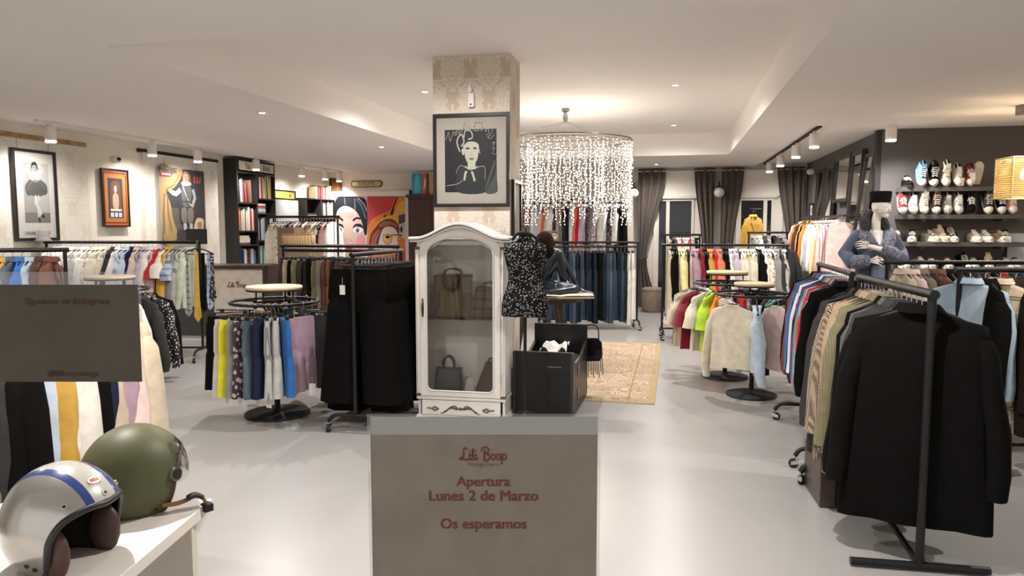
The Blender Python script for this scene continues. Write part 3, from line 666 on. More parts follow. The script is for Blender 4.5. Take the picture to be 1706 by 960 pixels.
# cross racks at the window's far side
rack('black wheeled rack of brown suede and leather jackets before the shoe wall', (1.80, 6.62), (3.6, 6.95), 1.35, .5)
hang((1.9, 6.64), (3.5, 6.93), 1.35, 'beige jacket, pale pink jacket, taupe jacket, brown jacket, rust jacket, black jacket, black jacket, dark brown jacket, charcoal jacket, brown jacket, black jacket, red jacket, dark green jacket, navy jacket, red jacket, black jacket, charcoal jacket, brown jacket, black jacket, taupe jacket, dark brown jacket, black jacket, charcoal jacket',
     'the mannequin end of the leather jacket rack', 'leather jackets on the cross rack', .10)
rack('black wheeled rack with a tan checked coat behind the blazers', (1.93, 5.42), (3.5, 5.68), 1.36, .5)
DR = [('jacket', 'light denim', 'light denim shirt-jacket at the aisle end of the coat rack'), ('jacket', 'black', 'black jacket beside the light denim one'), ('coat', 'tan checked', 'quilted tan coat with black checks'), ('coat', 'dark brown', 'dark brown coat beside the tan checked one'), ('jacket', 'navy', 'navy quilted jacket behind the tan checked coat'), ('coat', 'rust', 'rust coat behind the navy quilted jacket'), ('coat', 'black', 'black coat halfway along the coat rack'), ('coat', 'charcoal', 'charcoal coat past the black one'), ('coat', 'brown', 'brown coat toward the wall end of the coat rack'), ('coat', 'navy', 'navy coat at the wall end of the coat rack')]
for i, (k, c, lab) in enumerate(DR):
    q = .07+.10*i if i < 4 else .10+.13*i
    garment(k, c, lab, (1.93+q*.987, 5.42+q*.163, 1.36), PI/2+.15+(.75 if i == 0 else .5 if i == 2 else rnd.uniform(-.1, .1)), 'coats on the coat rack', i % 3, 1.0)
# clothes along the mirror wall
rl = thing('wall_rail', 'black rail of pastel shirts along the mirror wall', 'rail', (2.3, 12.2, 0))
M().tube([(0, -1.7, 1.80), (0, 1.6, 1.80)], .015, 10).build('rail_bar', BLACK, rl)
for s in (-1.65, 0, 1.55): M().tube([(0, s, 1.80), (.3, s, 1.80)], .012, 8).build('bracket', BLACK, rl)
hang((2.3, 10.6), (2.3, 13.75), 1.80, 'pale pink dress, pink striped shirt, pale pink shirt, salmon shirt, pale pink dress, pale yellow shirt, pale yellow dress, white shirt, pale grey shirt, off-white shirt, white shirt, pale grey dress, orange shirt, black shirt, mustard shirt, mustard dress, dark floral dress, brown shirt, orange shirt, white shirt, charcoal dress',
     'the mannequin end of the mirror wall rail', 'pastel shirts on the mirror wall rail', .12, 1)
rack('low black rack of dark jeans under the pastel shirts', (1.70, 11.65), (1.74, 12.8), 1.40, .5)
hang((1.70, 11.7), (1.74, 12.75), 1.40, 'charcoal shirt, grey shirt, black shirt, white shirt, grey shirt, black shirt, charcoal shirt, off-white shirt, navy shirt, grey striped shirt', 'the shop-window end of the low dark rack', 'shirts on the low dark rack', .1, 1)
# pastel rack before the bookcases
rack('tall black rack of cream and blush blouses before the mural', (-5.98, 9.98), (-4.84, 9.98), 1.80, .5)
hang((-5.9, 9.98), (-4.9, 9.98), 1.80, 'off-white blouse, cream blouse, ivory blouse, cream floral blouse, white blouse, pale pink blouse, navy blouse, mauve blouse, pale pink blouse, floral blouse, black blouse, cream blouse, salmon blouse, cream floral blouse, beige blouse, off-white blouse, spotted blouse, pink blouse, orange blouse, white blouse',
     'the bookcase end of the cream blouse rack', 'blouses before the mural', .12)
# ---------------------------------------------------------------- notices taped inside the window (local x along the glass)
def paper(name, ground):
    m, t, N, L, b = nodes(name); setp(b, .8, 0, .2); co = objco(N)
    v = noise_(N, L, 22, 4, co); L.new(ramp(N, L, v, [(.35, tuple(c*.86 for c in ground)), (.65, ground)]), b.inputs['Base Color'])
    tl_ = N.new('ShaderNodeBsdfTranslucent'); tl_.inputs[0].default_value = (*[c*.75 for c in ground], 1)
    x = N.new('ShaderNodeMixShader'); x.inputs[0].default_value = .38; L.new(b.outputs[0], x.inputs[1]); L.new(tl_.outputs[0], x.inputs[2])
    L.new(x.outputs[0], N['Material Output'].inputs[0]); return m
INK = mat('print_maroon', (.15, .03, .03), .6); INK3 = mat('print_blurred', (.075, .03, .025), .7); INK2 = mat('print_brown', (.20, .15, .12), .6)
def script_logo(parent, name, loc, rot, width, material, depth=.0006):
    S = [[(1.15, 1.75), (.8, 2.1), (.5, 1.7), (.55, .9), (.3, .1), (-.15, .12), (.1, .42), (.6, .1), (1.1, -.05), (1.4, .3)],
         [(1.5, .85), (1.58, 1.0), (1.5, .2), (1.65, 0), (1.9, .25)], [(1.95, .6), (2.2, 2.0), (2.05, .3), (2.2, 0), (2.45, .25)], [(2.5, .75), (2.62, 1), (2.56, .2), (2.72, 0), (3.0, .3)],
         [(4.15, 1.9), (4.05, .9), (4.1, 0)], [(3.55, 1.45), (3.7, 2.0), (4.3, 2.25), (4.8, 1.9), (4.65, 1.3), (4.15, 1.08), (4.85, .9), (4.95, .25), (4.45, -.12), (3.85, .0)],
         [(7.08, 1.05), (7.05, 0), (7.0, -.8)]]
    m = M(); k = width/8
    def put(p, w):
        q = stroke([(v.x, v.y) for v in smoothpts([(a, c, 0) for a, c in p], k=5)], w); n = len(q)//2
        pts = [((a-3.9)*k, (c-.7)*k) for a, c in q]
        for i in range(n-1): m.prism([pts[i], pts[i+1], pts[2*n-2-i], pts[2*n-1-i]][::-1], -depth, 0)
    for s in S: put(s, .27)
    for cx in (5.6, 6.45, 7.5): put([(cx+.33*cos(a), .5+.5*sin(a)) for a in [2*PI*i/10 for i in range(11)]], .24)
    for cx in (1.62, 2.66): put([(cx-.1, 1.5), (cx+.1, 1.52)], .24)
    # (strokes lie in x-z, facing -y)
    return m.build(name, material, parent, loc, 0, 0, rot=rot)
def fit(o, width):
    xs = [v.co.x for v in o.data.vertices]; k = width/(max(xs)-min(xs))
    for v in o.data.vertices: v.co.x *= k; v.co.y *= k
    return o
CLEARP = glass('clear_plastic', (.93, .93, .93), .12)
def notice(label, u0, u1, z0, z1, ground, over):
    t = thing('paper_notice', label, 'notice', (fac.location.x, fac.location.y, 0), YAW)
    M().box(u0, u1, .0165, .0168, z0, z1).build('sheet', paper('notice_paper_%d' % (u0*-100), ground), t)
    sl = M(); sl.box(u0-.004, u1+.004, .0155, .016, z1, z1+over); sl.box(u1, u1+.004, .0155, .016, z0, z1); sl.box(u0-.004, u0, .0155, .016, z0, z1)
    sl.build('plastic_sleeve', CLEARP, t)
    return t
n1 = notice('paper opening notice with maroon lettering taped inside the shop window', -.190, .1150, 1.165, 1.3965, (.39, .35, .29), .004)
M().box(-.190, .115, .0162, .0164, 1.372, 1.3965).build('blank_band', mat('blank_paper', (.36, .36, .35), .8), n1)
TF = .0160
script_logo(n1, 'shop_logo', (-.0385, TF, 1.343), (0, 0, 0), .063, INK)
fit(text('lettering', 'Vintage Store', .01, INK2, n1, (-.0385, TF, 1.331), FACE_CAM), .042)
fit(text('lettering', 'Apertura', .02, INK, n1, (-.0385, TF, 1.307), FACE_CAM, bold=.03), .073)
fit(text('lettering', 'Lunes 2 de Marzo', .02, INK, n1, (-.0385, TF, 1.287), FACE_CAM, bold=.03), .148)
fit(text('lettering', 'Os esperamos', .02, INK, n1, (-.0385, TF, 1.248), FACE_CAM, bold=.03), .117)
n2 = notice('small paper notice with a blurred maroon heading, taped inside the window above the helmets', -.705, -.493, 1.444, 1.574, (.16, .145, .115), .017)
fit(text('lettering', 'Síguenos en Instagram', .02, INK3, n2, (-.588, TF, 1.552), FACE_CAM, bold=.03, shear=.15), .112)
fit(text('lettering', '@liliboopvintage', .02, INK3, n2, (-.585, TF, 1.455), FACE_CAM, bold=.03, shear=.1), .068)

# ---------------------------------------------------------------- display bench and helmets
bn = thing('display_bench', 'white wooden display bench under the two helmets', 'bench', (-1.354, 1.90, 0), .181)
M().box(-.62, 0, -1.0, 0, .785, .82).build('bench_top', mat('bench_white', (.72, .68, .62), .45, var=.04), bn, bevel=.003)
M().box(-.60, -.02, -.10, -.07, 0, .785).build('side_panel', mat('bench_side', (.62, .57, .50), .6), bn)
M().box(-.60, -.02, -.95, -.92, 0, .785).build('side_panel', MATS['bench_side'], bn)
def helmet(label, loc, rz, shell_mat, trim_mat, lining_mat, tilt=0, size=1):
    t = thing('motorcycle_helmet', label, 'helmet', loc, 0, None, (0, tilt, rz)); A = Vector((.143, .128, .146))*size; cz = .112*size
    def dr(az, el): az, el = math.radians(az), math.radians(el); return Vector((cos(az)*cos(el), sin(az)*cos(el), sin(el)))
    half = [(0, 27), (30, 26), (52, 17), (63, 0), (66, -22), (70, -42), (86, -51), (115, -52), (150, -50)]
    bd = [dr(a, e) for a, e in half]+[dr(180, -49)]+[dr(-a, e) for a, e in half[:0:-1]]
    bd = [v.normalized() for v in smoothpts(bd, True, 8)]; pole = dr(180, 50)
    def shell(k, rings=16):
        R_ = []
        for i in range(rings+1):
            q = i/rings; R_.append([])
            for v in bd:
                a = pole.angle(v); w = (pole*sin((1-q)*a)+v*sin(q*a))/max(sin(a), 1e-4)
                R_[-1].append((w.x*A.x*k, w.y*A.y*k, w.z*A.z*k+cz))
        return R_
    m = M(); m.loft(shell(1), caps=(0, 0)); m.build('shell', shell_mat, t)
    m = M(); m.loft(shell(.90), caps=(0, 0)); m.build('lining', lining_mat, t)
    edge = [(v.x*A.x*.975, v.y*A.y*.975, v.z*A.z*.975+cz) for v in bd]
    M().tube(edge, .0085*size, 8, True).build('edge_trim', trim_mat, t)
    return t, A, cz, dr
SILV = mat('silver_paint', (.45, .44, .42), .25, .75, .5, coat=.6)
h1, A, cz, dr = helmet('silver open-face motorcycle helmet with two blue stripes on the white bench', (-1.462, 1.455, .812), math.radians(-11)+YAW, SILV, mat('rubber_black', (.015, .015, .016), .4), mat('lining_dark', (.02, .014, .012), .9), math.radians(3))
BLUE = mat('stripe_blue', (.02, .05, .22), .25, 0, .5, coat=.5); WSTR = mat('helmet_white', (.46, .44, .39), .3, 0, .5, coat=.5)
def band(name, y0, y1, m_, k, a0=27, a1=215):
    m = M(); rows = []
    for i in range(31):
        a = math.radians(a0+(a1-a0)*i/30); row = []
        for y in [y0+(y1-y0)*j/4 for j in range(5)]:
            r = math.sqrt(1-y*y); row.append((cos(a)*r*A.x*k, y*A.y*k, sin(a)*r*A.z*k+cz))
        rows.append(row)
    m.loft(rows, closed=False); m.build(name, m_, h1)
band('centre_band', -.26, .26, WSTR, 1.003); band('stripe', -.40, -.26, BLUE, 1.005); band('stripe', .26, .40, BLUE, 1.005)
# snaps, rivets, sticker, cheek pads
def on(az, el, k=1.01): v = dr(az, el); return Vector((v.x*A.x*k, v.y*A.y*k, v.z*A.z*k+cz)), Vector((v.x/A.x, v.y/A.y, v.z/A.z)).normalized()
for az, el in ((-50, 32), (0, 36), (50, 32)):
    p, n = on(az, el, 1.0); m = M(); m.cyl(p-n*.002, p+n*.003, .0075, 14, r1=.0065); m.cyl(p+n*.003, p+n*.0035, .004, 10, 1); m.build('snap_button', [CHROME, BLACKM], h1)
for az, el in ((-88, -26), (-80, -30)):
    p, n = on(az, el, 1.0); M().cyl(p-n*.002, p+n*.0015, .006, 12).build('rivet', mat('rivet_dark', (.08, .06, .05), .4, .8), h1)
p, n = on(-2, 52, 1.006); q = n.to_track_quat('Z', 'X').to_euler()
st = M().lathe([(.017, 0), (.017, .0008)], 24).build('sticker', mat('sticker_white', (.8, .72, .66), .5), h1, p, 0, rot=tuple(q)); st.scale = (.6, 1.1, 1)
fit(text('sticker_lettering', 'BELL', .012, mat('sticker_red', (.6, .05, .03), .5), h1, p+n*.0012, tuple((n.to_track_quat('Z', 'Y')).to_euler()), bold=.02), .024)
PAD = mat('brown_leather', (.07, .032, .024), .5, var=.15, scale=20)
for s in (-1, 1):
    m = M(); m.sphere((.045, s*.082, .065), .05, 14, sc=(.9, .45, 1.35)); m.build('cheek_pad', PAD, h1)
OLIVE = mat('olive_paint', (.085, .088, .04), .5, 0, .4, var=.08, scale=3)
h2, A, cz, dr = helmet('olive green open-face motorcycle helmet with a clear visor and brown strap on the white bench', (-1.535, 1.79, .805), math.radians(50)+YAW, OLIVE, PAD, mat('lining_brown', (.04, .022, .015), .9), 0, 1.03)
m = M(); rows = []
for i in range(15):
    az = -58+116*i/14; row = []
    for e in (40, 30, 18, 4, -8):
        v = dr(az, e); k = 1.03 if e < 35 else 1.01; row.append((v.x*A.x*k, v.y*A.y*k, v.z*A.z*k+cz))
    rows.append(row)
m.loft(rows, closed=False); m.build('visor', glass('visor_clear', (.86, .87, .86), .3), h2)
for s in (-1, 1):
    p, n = on(s*64, 4, 1.0); m = M(); m.cyl(p, p+n*.010, .021, 20, 1); m.cyl(p+n*.010, p+n*.012, .015, 18, 0); m.build('visor_button', [BLACKM, CHROME], h2)
m = M(); m.tube(smoothpts([(.03, -.112, .04), (.06, -.128, .04), (.085, -.138, .045), (.11, -.145, .052), (.135, -.15, .035), (.14, -.15, .004)], k=4), .014, 8, flat=.35); m.build('chin_strap', mat('strap_brown', (.22, .10, .04), .6), h2)
m = M(); m.tube(smoothpts([(.09, -.137, .05), (.11, -.145, .057), (.13, -.15, .045)], k=4), .017, 8, flat=.4); m.box(.13, .155, -.165, -.135, .0, .022); m.build('buckle', BLACKM, h2)
p, n = on(-85, -33, 1.0); M().cyl(p, p+n*.003, .006, 12).build('rivet', MATS['rivet_dark'], h2)

# ---------------------------------------------------------------- white display cabinet with handbags
cb = thing('display_cabinet', 'white arched display cabinet with a glass door before the papered pillar', 'cabinet', (-1.69, 5.72, 0), .03)
PW = mat('cabinet_white', (.74, .71, .66), .35, 0, .5, var=.03, scale=5); GILT = mat('gilt_brown', (.13, .085, .035), .45, .5)
def arch_z(x, top, spring, hw): return spring+(top-spring)*(cos(min(1, abs(x)/hw)*PI)*.5+.5)
m = M(); m.box(-.375, -.355, .02, .42, .04, 1.54); m.box(.355, .375, .02, .42, .04, 1.54); m.box(-.375, .375, .40, .42, .04, 1.54); m.box(-.375, .375, .02, .42, .20, .235); m.box(-.375, .375, .02, .42, 1.50, 1.53); m.build('carcass', PW, cb)
m = M(); m.box(-.40, .40, -.01, .43, .0, .045); m.box(-.39, .39, 0, .42, .045, .06); m.box(-.385, .385, -.008, .42, .195, .222); m.build('plinth', PW, cb, bevel=.006)
dw = M().box(-.34, .34, -.006, .02, .065, .19).build('drawer', PW, cb, bevel=.005)
m = M()
for s in (-1, 1):
    for k in (0, 1, 2): m.tube(smoothpts([(s*.02, -.010, .125-.004*k), (s*(.05+.02*k), -.010, .15-.012*k), (s*(.09+.02*k), -.010, .135-.02*k), (s*(.12+.025*k), -.010, .11-.014*k)], k=4), .004, 6)
    m.tube(smoothpts([(s*.19, -.010, .12), (s*.225, -.010, .135), (s*.24, -.010, .12), (s*.225, -.010, .105), (s*.19, -.010, .12)], k=4), .006, 6); m.tube([(s*.24, -.01, .12), (s*.29, -.01, .125)], .006, 6)
m.sphere((0, -.010, .125), .014, 10, sc=(1.2, .5, 1)); m.build('carved_ornament', GILT, dw)
for s in (-1, 1):
    m = M(); m.box(s*.365-.018, s*.365+.018, -.012, .02, .222, 1.47); m.tube([(s*.365, -.014, .25), (s*.365, -.014, 1.44)], .009, 8); m.build('pilaster', PW, cb, bevel=.003)
    m = M(); m.box(s*.365-.022, s*.365+.022, -.018, .02, 1.462, 1.485); m.box(s*.365-.022, s*.365+.022, -.018, .02, .226, .246); m.build('pilaster_bracket', GILT, cb, bevel=.003)
# door: frame around an arched opening
no = 40; IW, OW = .285, .343
def outline(hw, zb, zs, top, rad):
    o = [(-hw, zb+rad), (-hw+rad*.3, zb+rad*.3), (-hw+rad, zb), (hw-rad, zb), (hw-rad*.3, zb+rad*.3), (hw, zb+rad)]
    for i in range(25):
        a = PI*i/24; o.append((hw*cos(a), zs+(top-zs)*(sin(a)**.8)))
    return o
inn, out = outline(IW, .275, 1.40, 1.565, .04), outline(OW, .228, 1.44, 1.615, .002)
dr_ = M(); n = len(inn)
for y0, sgn in ((-.014, 1), (.012, -1)):
    dr_.add([(x, y0, z) for x, z in out]+[(x, y0, z) for x, z in inn], [(i, (i+1) % n, n+(i+1) % n, n+i)[::sgn] for i in range(n)])
for L2 in (out, inn): dr_.add([(x, -.014, z) for x, z in L2]+[(x, .012, z) for x, z in L2], [(i, (i+1) % n, n+(i+1) % n, n+i) for i in range(n)])
door = dr_.build('door', PW, cb)
m = M(); m.tube([(x, -.016, z) for x, z in inn], .007, 6, True); m.build('door_moulding', PW, door)
m = M(); m.prism(inn, -.003, .0); m.build('glass_pane', glass('cabinet_glass', (.93, .93, .92), .02), door)
m = M(); m.prism([(-.327, .90), (-.312, .90), (-.308, .95), (-.312, 1.04), (-.3195, 1.06), (-.327, 1.04), (-.331, .95)], -.02, -.014); m.tube(smoothpts([(-.3195, -.02, .92), (-.3195, -.04, .95), (-.3195, -.04, 1.0), (-.3195, -.02, 1.03)], k=3), .005, 6); m.build('handle', GILT, door)
for z in (.4, .86, 1.32): M().cyl((.346, -.016, z-.03), (.346, -.016, z+.03), .005, 8).build('hinge', CHROME, door)
# filler under the arched cornice, then the cornice itself in steps
xs = [-.42+.84*i/40 for i in range(41)]
m = M(); m.prism([(x*.88, arch_z(x*.88, 1.655, 1.535, .36)) for x in xs][::-1]+[(x*.88, max(1.44, arch_z(x*.88, 1.60, 1.44, .34))-.0) for x in xs], .0, .03); m.build('pediment', PW, cb)
for d, dz, o_, nm in ((.055, .022, .0, 'cornice'), (.035, .016, -.022, 'cornice_bead')):
    m = M(); rr = []
    for x in xs:
        z = arch_z(x, 1.665, 1.545, .37)+o_
        rr.append([(x*(1+d*.3), -d, z), (x*(1+d*.3), -d, z+dz), (x, .43, z+dz), (x, .43, z)])
    m.loft(rr, sm=False); m.build(nm, PW, cb, bevel=.004)
M().box(-.352, .352, .03, .40, .872, .880).build('glass_shelf', glass('shelf_glass', (.85, .88, .86), .3), cb)
def handbag(label, loc, rz, w, d, h, m1, m2, taper=.85, hh=.16, style=0, tw=0):
    t = thing('handbag', label, 'handbag', loc, rz); rings = []
    for q in (0, .06, .3, .7, .95, 1):
        ww = w*(1+(taper-1)*q)/2*(.93 if q == 0 else 1); dd = d*(1-.65*q)/2*(.9 if q == 0 else 1)
        rings.append([(x+tw*q, y, h*q+ .006*sin(x*50)*q) for x, y, _ in sec(ww, dd, 0, 24, sq=.35)])
    M().loft(rings).build('body', m1, t)
    for s in (-1, 1):
        pts = [(-w*.22*taper+tw, s*d*.16, h*.86), (-w*.2*taper+tw, s*d*.2, h+hh*.6), (tw, s*d*.2, h+hh), (w*.2*taper+tw, s*d*.2, h+hh*.6), (w*.22*taper+tw, s*d*.16, h*.86)]
        M().tube(smoothpts(pts, k=5), .007, 6).build('handle', m2, t)
    m = M(); m.tube([(x*1.01+tw, y*1.05, h*.97) for x, y, _ in sec(w*taper/2, d*.37/2, 0, 24, sq=.35)], .006, 6, True)
    if style: m.box(-w*.46+tw*.4, -w*.32+tw*.4, -d*.42, -d*.30, h*.02, h*.6); m.box(w*.32+tw*.4, w*.46+tw*.4, -d*.42, -d*.30, h*.02, h*.6)
    m.build('leather_trim', m2, t); return t
MONO = cloth('bag_pattern_brown', (.12, .08, .05), 'hound', (.22, .16, .10)); LEA = mat('bag_leather', (.06, .03, .02), .45, var=.2)
cx, cy = -1.69, 5.72
bt = handbag('tall brown patterned tote bag standing on the cabinet shelf', (cx-.12, cy+.2, .881), .1, .33, .16, .36, MONO, LEA, 1.02, .05, 1)
m = M(); m.tube(smoothpts([(-.06, -.09, .37), (-.05, -.10, .28), (0, -.105, .24), (.05, -.10, .28), (.06, -.09, .37)], k=4), .022, 8, flat=.4); m.build('hanging_flap', LEA, bt)
handbag('slouched brown checked handbag leaning on the cabinet shelf', (cx+.17, cy+.2, .881), -.15, .30, .15, .26, cloth('bag_pattern_check', (.15, .10, .06), 'check', (.05, .03, .02)), mat('bag_trim_red', (.10, .03, .025), .5), .8, .04, 0, .03)
handbag('small black handbag with a round handle on the cabinet floor', (cx-.16, cy+.18, .236), .1, .26, .13, .20, mat('bag_black', (.012, .011, .012), .4), mat('bag_black2', (.016, .015, .016), .4), .85, .10)
handbag('brown leather handbag slumped on the cabinet floor', (cx+.19, cy+.2, .236), -.3, .24, .14, .26, mat('bag_brown2', (.085, .042, .022), .4, var=.2), LEA, .6, .04, 0, .05)
tg = M(); tg.prism([(-.035, 0), (.035, 0), (.03, .11), (0, .13), (-.03, .11)], -.002, .002)
tag(tg.build('price_card', mat('tag_grey', (.55, .53, .50), .7), None, (cx+.03, cy+.14, .237), .1, rot=(-.15, .12, .1)), 'pale price card leaning between the two bags on the cabinet floor', 'tag')

# ---------------------------------------------------------------- pillar: framed portrait, sensor
def framed(name, label, cat, loc, rz, w, h, fw_, fm_, matc, shapes, fd=.03, wires=0, group=None, glassy=0):
    """shapes in units of the inner picture: x 0..1, z 0..1"""
    t = thing(name, label, cat, loc, rz, group); m = M()
    m.box(-w/2, -w/2+fw_, -fd, 0, -h/2, h/2); m.box(w/2-fw_, w/2, -fd, 0, -h/2, h/2); m.box(-w/2+fw_, w/2-fw_, -fd, 0, h/2-fw_, h/2); m.box(-w/2+fw_, w/2-fw_, -fd, 0, -h/2, -h/2+fw_)
    if fw_: m.build('frame', fm_, t)
    M().box(-w/2+fw_, w/2-fw_, -.012, -.002, -h/2+fw_, h/2-fw_).build('backing', mat('mount_%d%d%d' % tuple(int(c*99) for c in matc), matc, .75), t)
    iw, ih = w-2*fw_, h-2*fw_
    if shapes: art(t, 'print', [(c, [(-iw/2+x*iw, -ih/2+z*ih) for x, z in p]) for c, p in shapes], -.0135)
    for s in (-1, 1):
        if wires: M().cyl((s*w*.36, -.01, h/2), (s*w*.36, -.01, h/2+wires), .0018, 5).build('hanging_wire', BLACKM, t)
    return t
K, PALE = (.012, .012, .015), (.33, .325, .26)
def scrib(p, w=.012): return stroke([(v.x, v.y) for v in smoothpts([(a, c, 0) for a, c in p], k=5)], w)
P = [(K, rect(.12, .86, .135, .855)), ((.02, .022, .025), blob((.3, .14), (.32, .38), (.42, .44), (.56, .44), (.66, .38), (.72, .14))),
     (PALE, blob((.40, .60), (.38, .68), (.41, .72), (.50, .74), (.58, .72), (.61, .66), (.59, .52), (.53, .45), (.47, .45), (.42, .52))), (PALE, blob((.36, .62), (.38, .56), (.40, .58), (.40, .64))), (PALE, blob((.60, .62), (.63, .57), (.61, .64))), (PALE, rect(.45, .56, .41, .47)),
     (K, blob((.39, .68), (.42, .76), (.50, .78), (.58, .75), (.61, .68), (.56, .71), (.46, .715))), (K, blob((.42, .635), (.45, .65), (.48, .635), (.45, .628))), (K, blob((.53, .635), (.55, .65), (.585, .635), (.55, .628))), ((.3, .26, .22), blob((.50, .60), (.515, .57), (.50, .555), (.49, .565))), ((.16, .07, .06), blob((.465, .52), (.505, .53), (.54, .52), (.505, .505))),
     (PALE, scrib([(.41, .43), (.48, .40), (.56, .41), (.59, .43)], .018)), (PALE, scrib([(.40, .27), (.42, .36), (.44, .36)], .03)), (PALE, scrib([(.50, .27), (.46, .35), (.50, .31)], .0) if 0 else scrib([(.55, .26), (.52, .35), (.50, .36)], .03)), (PALE, scrib([(.28, .35), (.34, .44), (.42, .42)], .006)), (PALE, scrib([(.70, .28), (.69, .42), (.60, .42)], .006)), (PALE, scrib([(.14, .21), (.3, .23), (.38, .27)], .006)),
     ((.05, .052, .052), blob((.70, .14), (.76, .34), (.85, .50), (.86, .3), (.86, .14)))]
for q in range(7): P.append((K, scrib([(.72+.02*q, .16+.03*q), (.79+.01*q, .30+.03*q)], .008)))
CH = (.28, .27, .24)
P += [(CH, scrib([(.34, .60), (.30, .72), (.36, .80), (.40, .72), (.36, .66)], .02)), (CH, scrib([(.40, .76), (.42, .84), (.50, .83), (.52, .76), (.46, .74)], .018)),
      (CH, scrib([(.14, .74), (.18, .83), (.20, .72), (.25, .84)], .007)), (CH, scrib([(.25, .80), (.29, .84), (.30, .80), (.27, .79), (.32, .86), (.33, .80), (.36, .87), (.37, .82)], .006)), (CH, scrib([(.38, .84), (.42, .95), (.44, .86), (.41, .84)], .006)),
      (CH, scrib([(.45, .86), (.48, .90), (.50, .86), (.46, .86)], .006)), (CH, scrib([(.64, .93), (.56, .93), (.55, .84), (.62, .84)], .007)), (CH, scrib([(.66, .95), (.65, .83), (.69, .88), (.71, .82)], .006)), (CH, scrib([(.71, .82), (.74, .86), (.76, .80), (.72, .79)], .006)), (CH, scrib([(.82, .88), (.78, .78), (.74, .77), (.77, .74), (.83, .78)], .006)), (CH, scrib([(.80, .69), (.84, .70), (.81, .66)], .006)), (CH, scrib([(.80, .62), (.83, .64), (.82, .58), (.79, .60), (.84, .56), (.88, .60)], .006))]
framed('framed_portrait', 'black framed dark portrait poster with chalk scrawl on the papered pillar', 'picture', (-1.768, 6.38, 2.25), 0, .715, .84, .03, mat('frame_black', (.012, .011, .011), .35), (.29, .265, .23), P)
framed('framed_picture', 'slim black framed picture on the side face of the papered pillar', 'picture', (-1.415, 6.62, 1.72), PI/2, .34, .72, .03, MATS['frame_black'], (.5, .48, .43), [((.3, .29, .27), rect(.2, .8, .2, .8))])
sn = thing('wall_sensor', 'small white motion sensor above the portrait on the pillar', 'sensor', (-1.765, 6.38, 2.79))
M().box(-.03, .03, -.035, 0, -.07, .06).build('housing', WHITE, sn, bevel=.012); M().cyl((0, -.036, -.045), (0, -.03, -.045), .009, 12).build('lens', BLACKM, sn); M().lathe([(.018, 0), (.026, .03), (.012, .06), (.01, .075)], 12, (-.01, -.03, .06)).build('bracket', WHITE, sn)

# ---------------------------------------------------------------- dress form
df = thing('dress_form', 'headless dress form in a black spotted dress on a thin pole stand', 'mannequin', (-1.12, 5.62, 0), .1)
prof = [(.94, .188, .12), (.97, .190, .122), (1.03, .188, .125), (1.09, .178, .120), (1.16, .150, .100), (1.22, .136, .088), (1.28, .134, .088), (1.35, .150, .10), (1.42, .166, .112), (1.47, .172, .10), (1.505, .165, .075), (1.525, .12, .06), (1.54, .07, .052), (1.56, .05, .047), (1.585, .047, .046)]
DRS = cloth('dress_spotted', (.012, .011, .012), 'tinydots', (.36, .35, .33)); LACE = cloth('lace_black', (.012, .012, .013), 'dots', (.09, .09, .09))
M().loft([sec(w_, t_, z, 36, sq=.85, rip=.012*max(0, 1.1-z)*5, k=6) for z, w_, t_ in prof]).build('torso', DRS, df)
m = M()
for k in range(9):
    a = k*.7; m.tube([(.10+.045*cos(a)*(k/9)+.012*cos(b_), -.10+.01*sin(k*2), 1.47-.015*k+.02*sin(b_)) for b_ in [2*PI*i/8 for i in range(8)]], .005, 5, True)
m.build('lace_shoulder', LACE, df)
m = M(); m.tube([(.052*cos(a), .05*sin(a), 1.588) for a in [2*PI*i/20 for i in range(20)]], .009, 6, True); m.tube(smoothpts([(-.10, -.03, 1.545), (-.05, -.055, 1.60), (.03, -.055, 1.60), (.10, -.03, 1.55)], k=4), .012, 6); m.build('neck_band', BLACKM, df)
m = M(); m.sphere((0, 0, 1.60), .03, 12, sc=(1, 1, .6)); m.cyl((0, 0, 1.6), (0, 0, 1.64), .012, 8); m.build('neck_cap', WOODD, df)
M().cyl((0, 0, .1), (0, 0, .96), .014, 10).build('pole', BLACK, df)
for k in range(3):
    a = 2*PI*k/3+.5; M().tube(smoothpts([(0, 0, .16), (.10*cos(a), .10*sin(a), .12), (.17*cos(a), .17*sin(a), .012)], k=4), .011, 8).build('stand_leg', BLACK, df)

# ---------------------------------------------------------------- trunk, cloth, fringed bag
tk = thing('wooden_chest', 'open black wooden trunk with raised ends beside the dress form', 'trunk', (-1.04, 6.0, 0), -.02)
BK = mat('black_lacquer', (.007, .0065, .0065), .38, 0, .35, var=.3, scale=12); STEEL = mat('worn_steel', (.28, .27, .26), .45, .8)
M().box(-.26, .26, 0, .03, .02, .585).build('end_panel', BK, tk, bevel=.006)
M().box(-.26, .26, .90, .93, .02, .71).build('end_panel', BK, tk, bevel=.006)
m = M(); m.prism([(0, .02), (.9, .02), (.9, .56), (.55, .47), (.2, .46), (0, .50)], -.012, .012)
for s in (-1, 1): link('side_panel', m.mesh('side_panel', BK), tk, (s*.245, .02, 0), PI/2)
M().box(-.24, .24, .03, .9, .02, .05).build('floor_panel', BK, tk)
for z in (.20, .40): M().box(-.255, .255, -.004, 0, z-.003, z+.003).build('plank_joint', STEEL if 0 else mat('groove', (.006, .006, .006), .8), tk)
M().box(.04, .16, -.006, 0, .455, .461).build('metal_mark', STEEL, tk)
for x in (-.252, .252):
    m = M(); m.box(x-.012, x+.012, -.006, .036, .03, .58); m.build('corner_strip', mat('corner_iron', (.05, .05, .05), .4, .7), tk)
for z in (.12, .34): M().box(.26, .264, .3, .36, z, z+.09).build('latch', STEEL, tk)
m = M(); rows = []
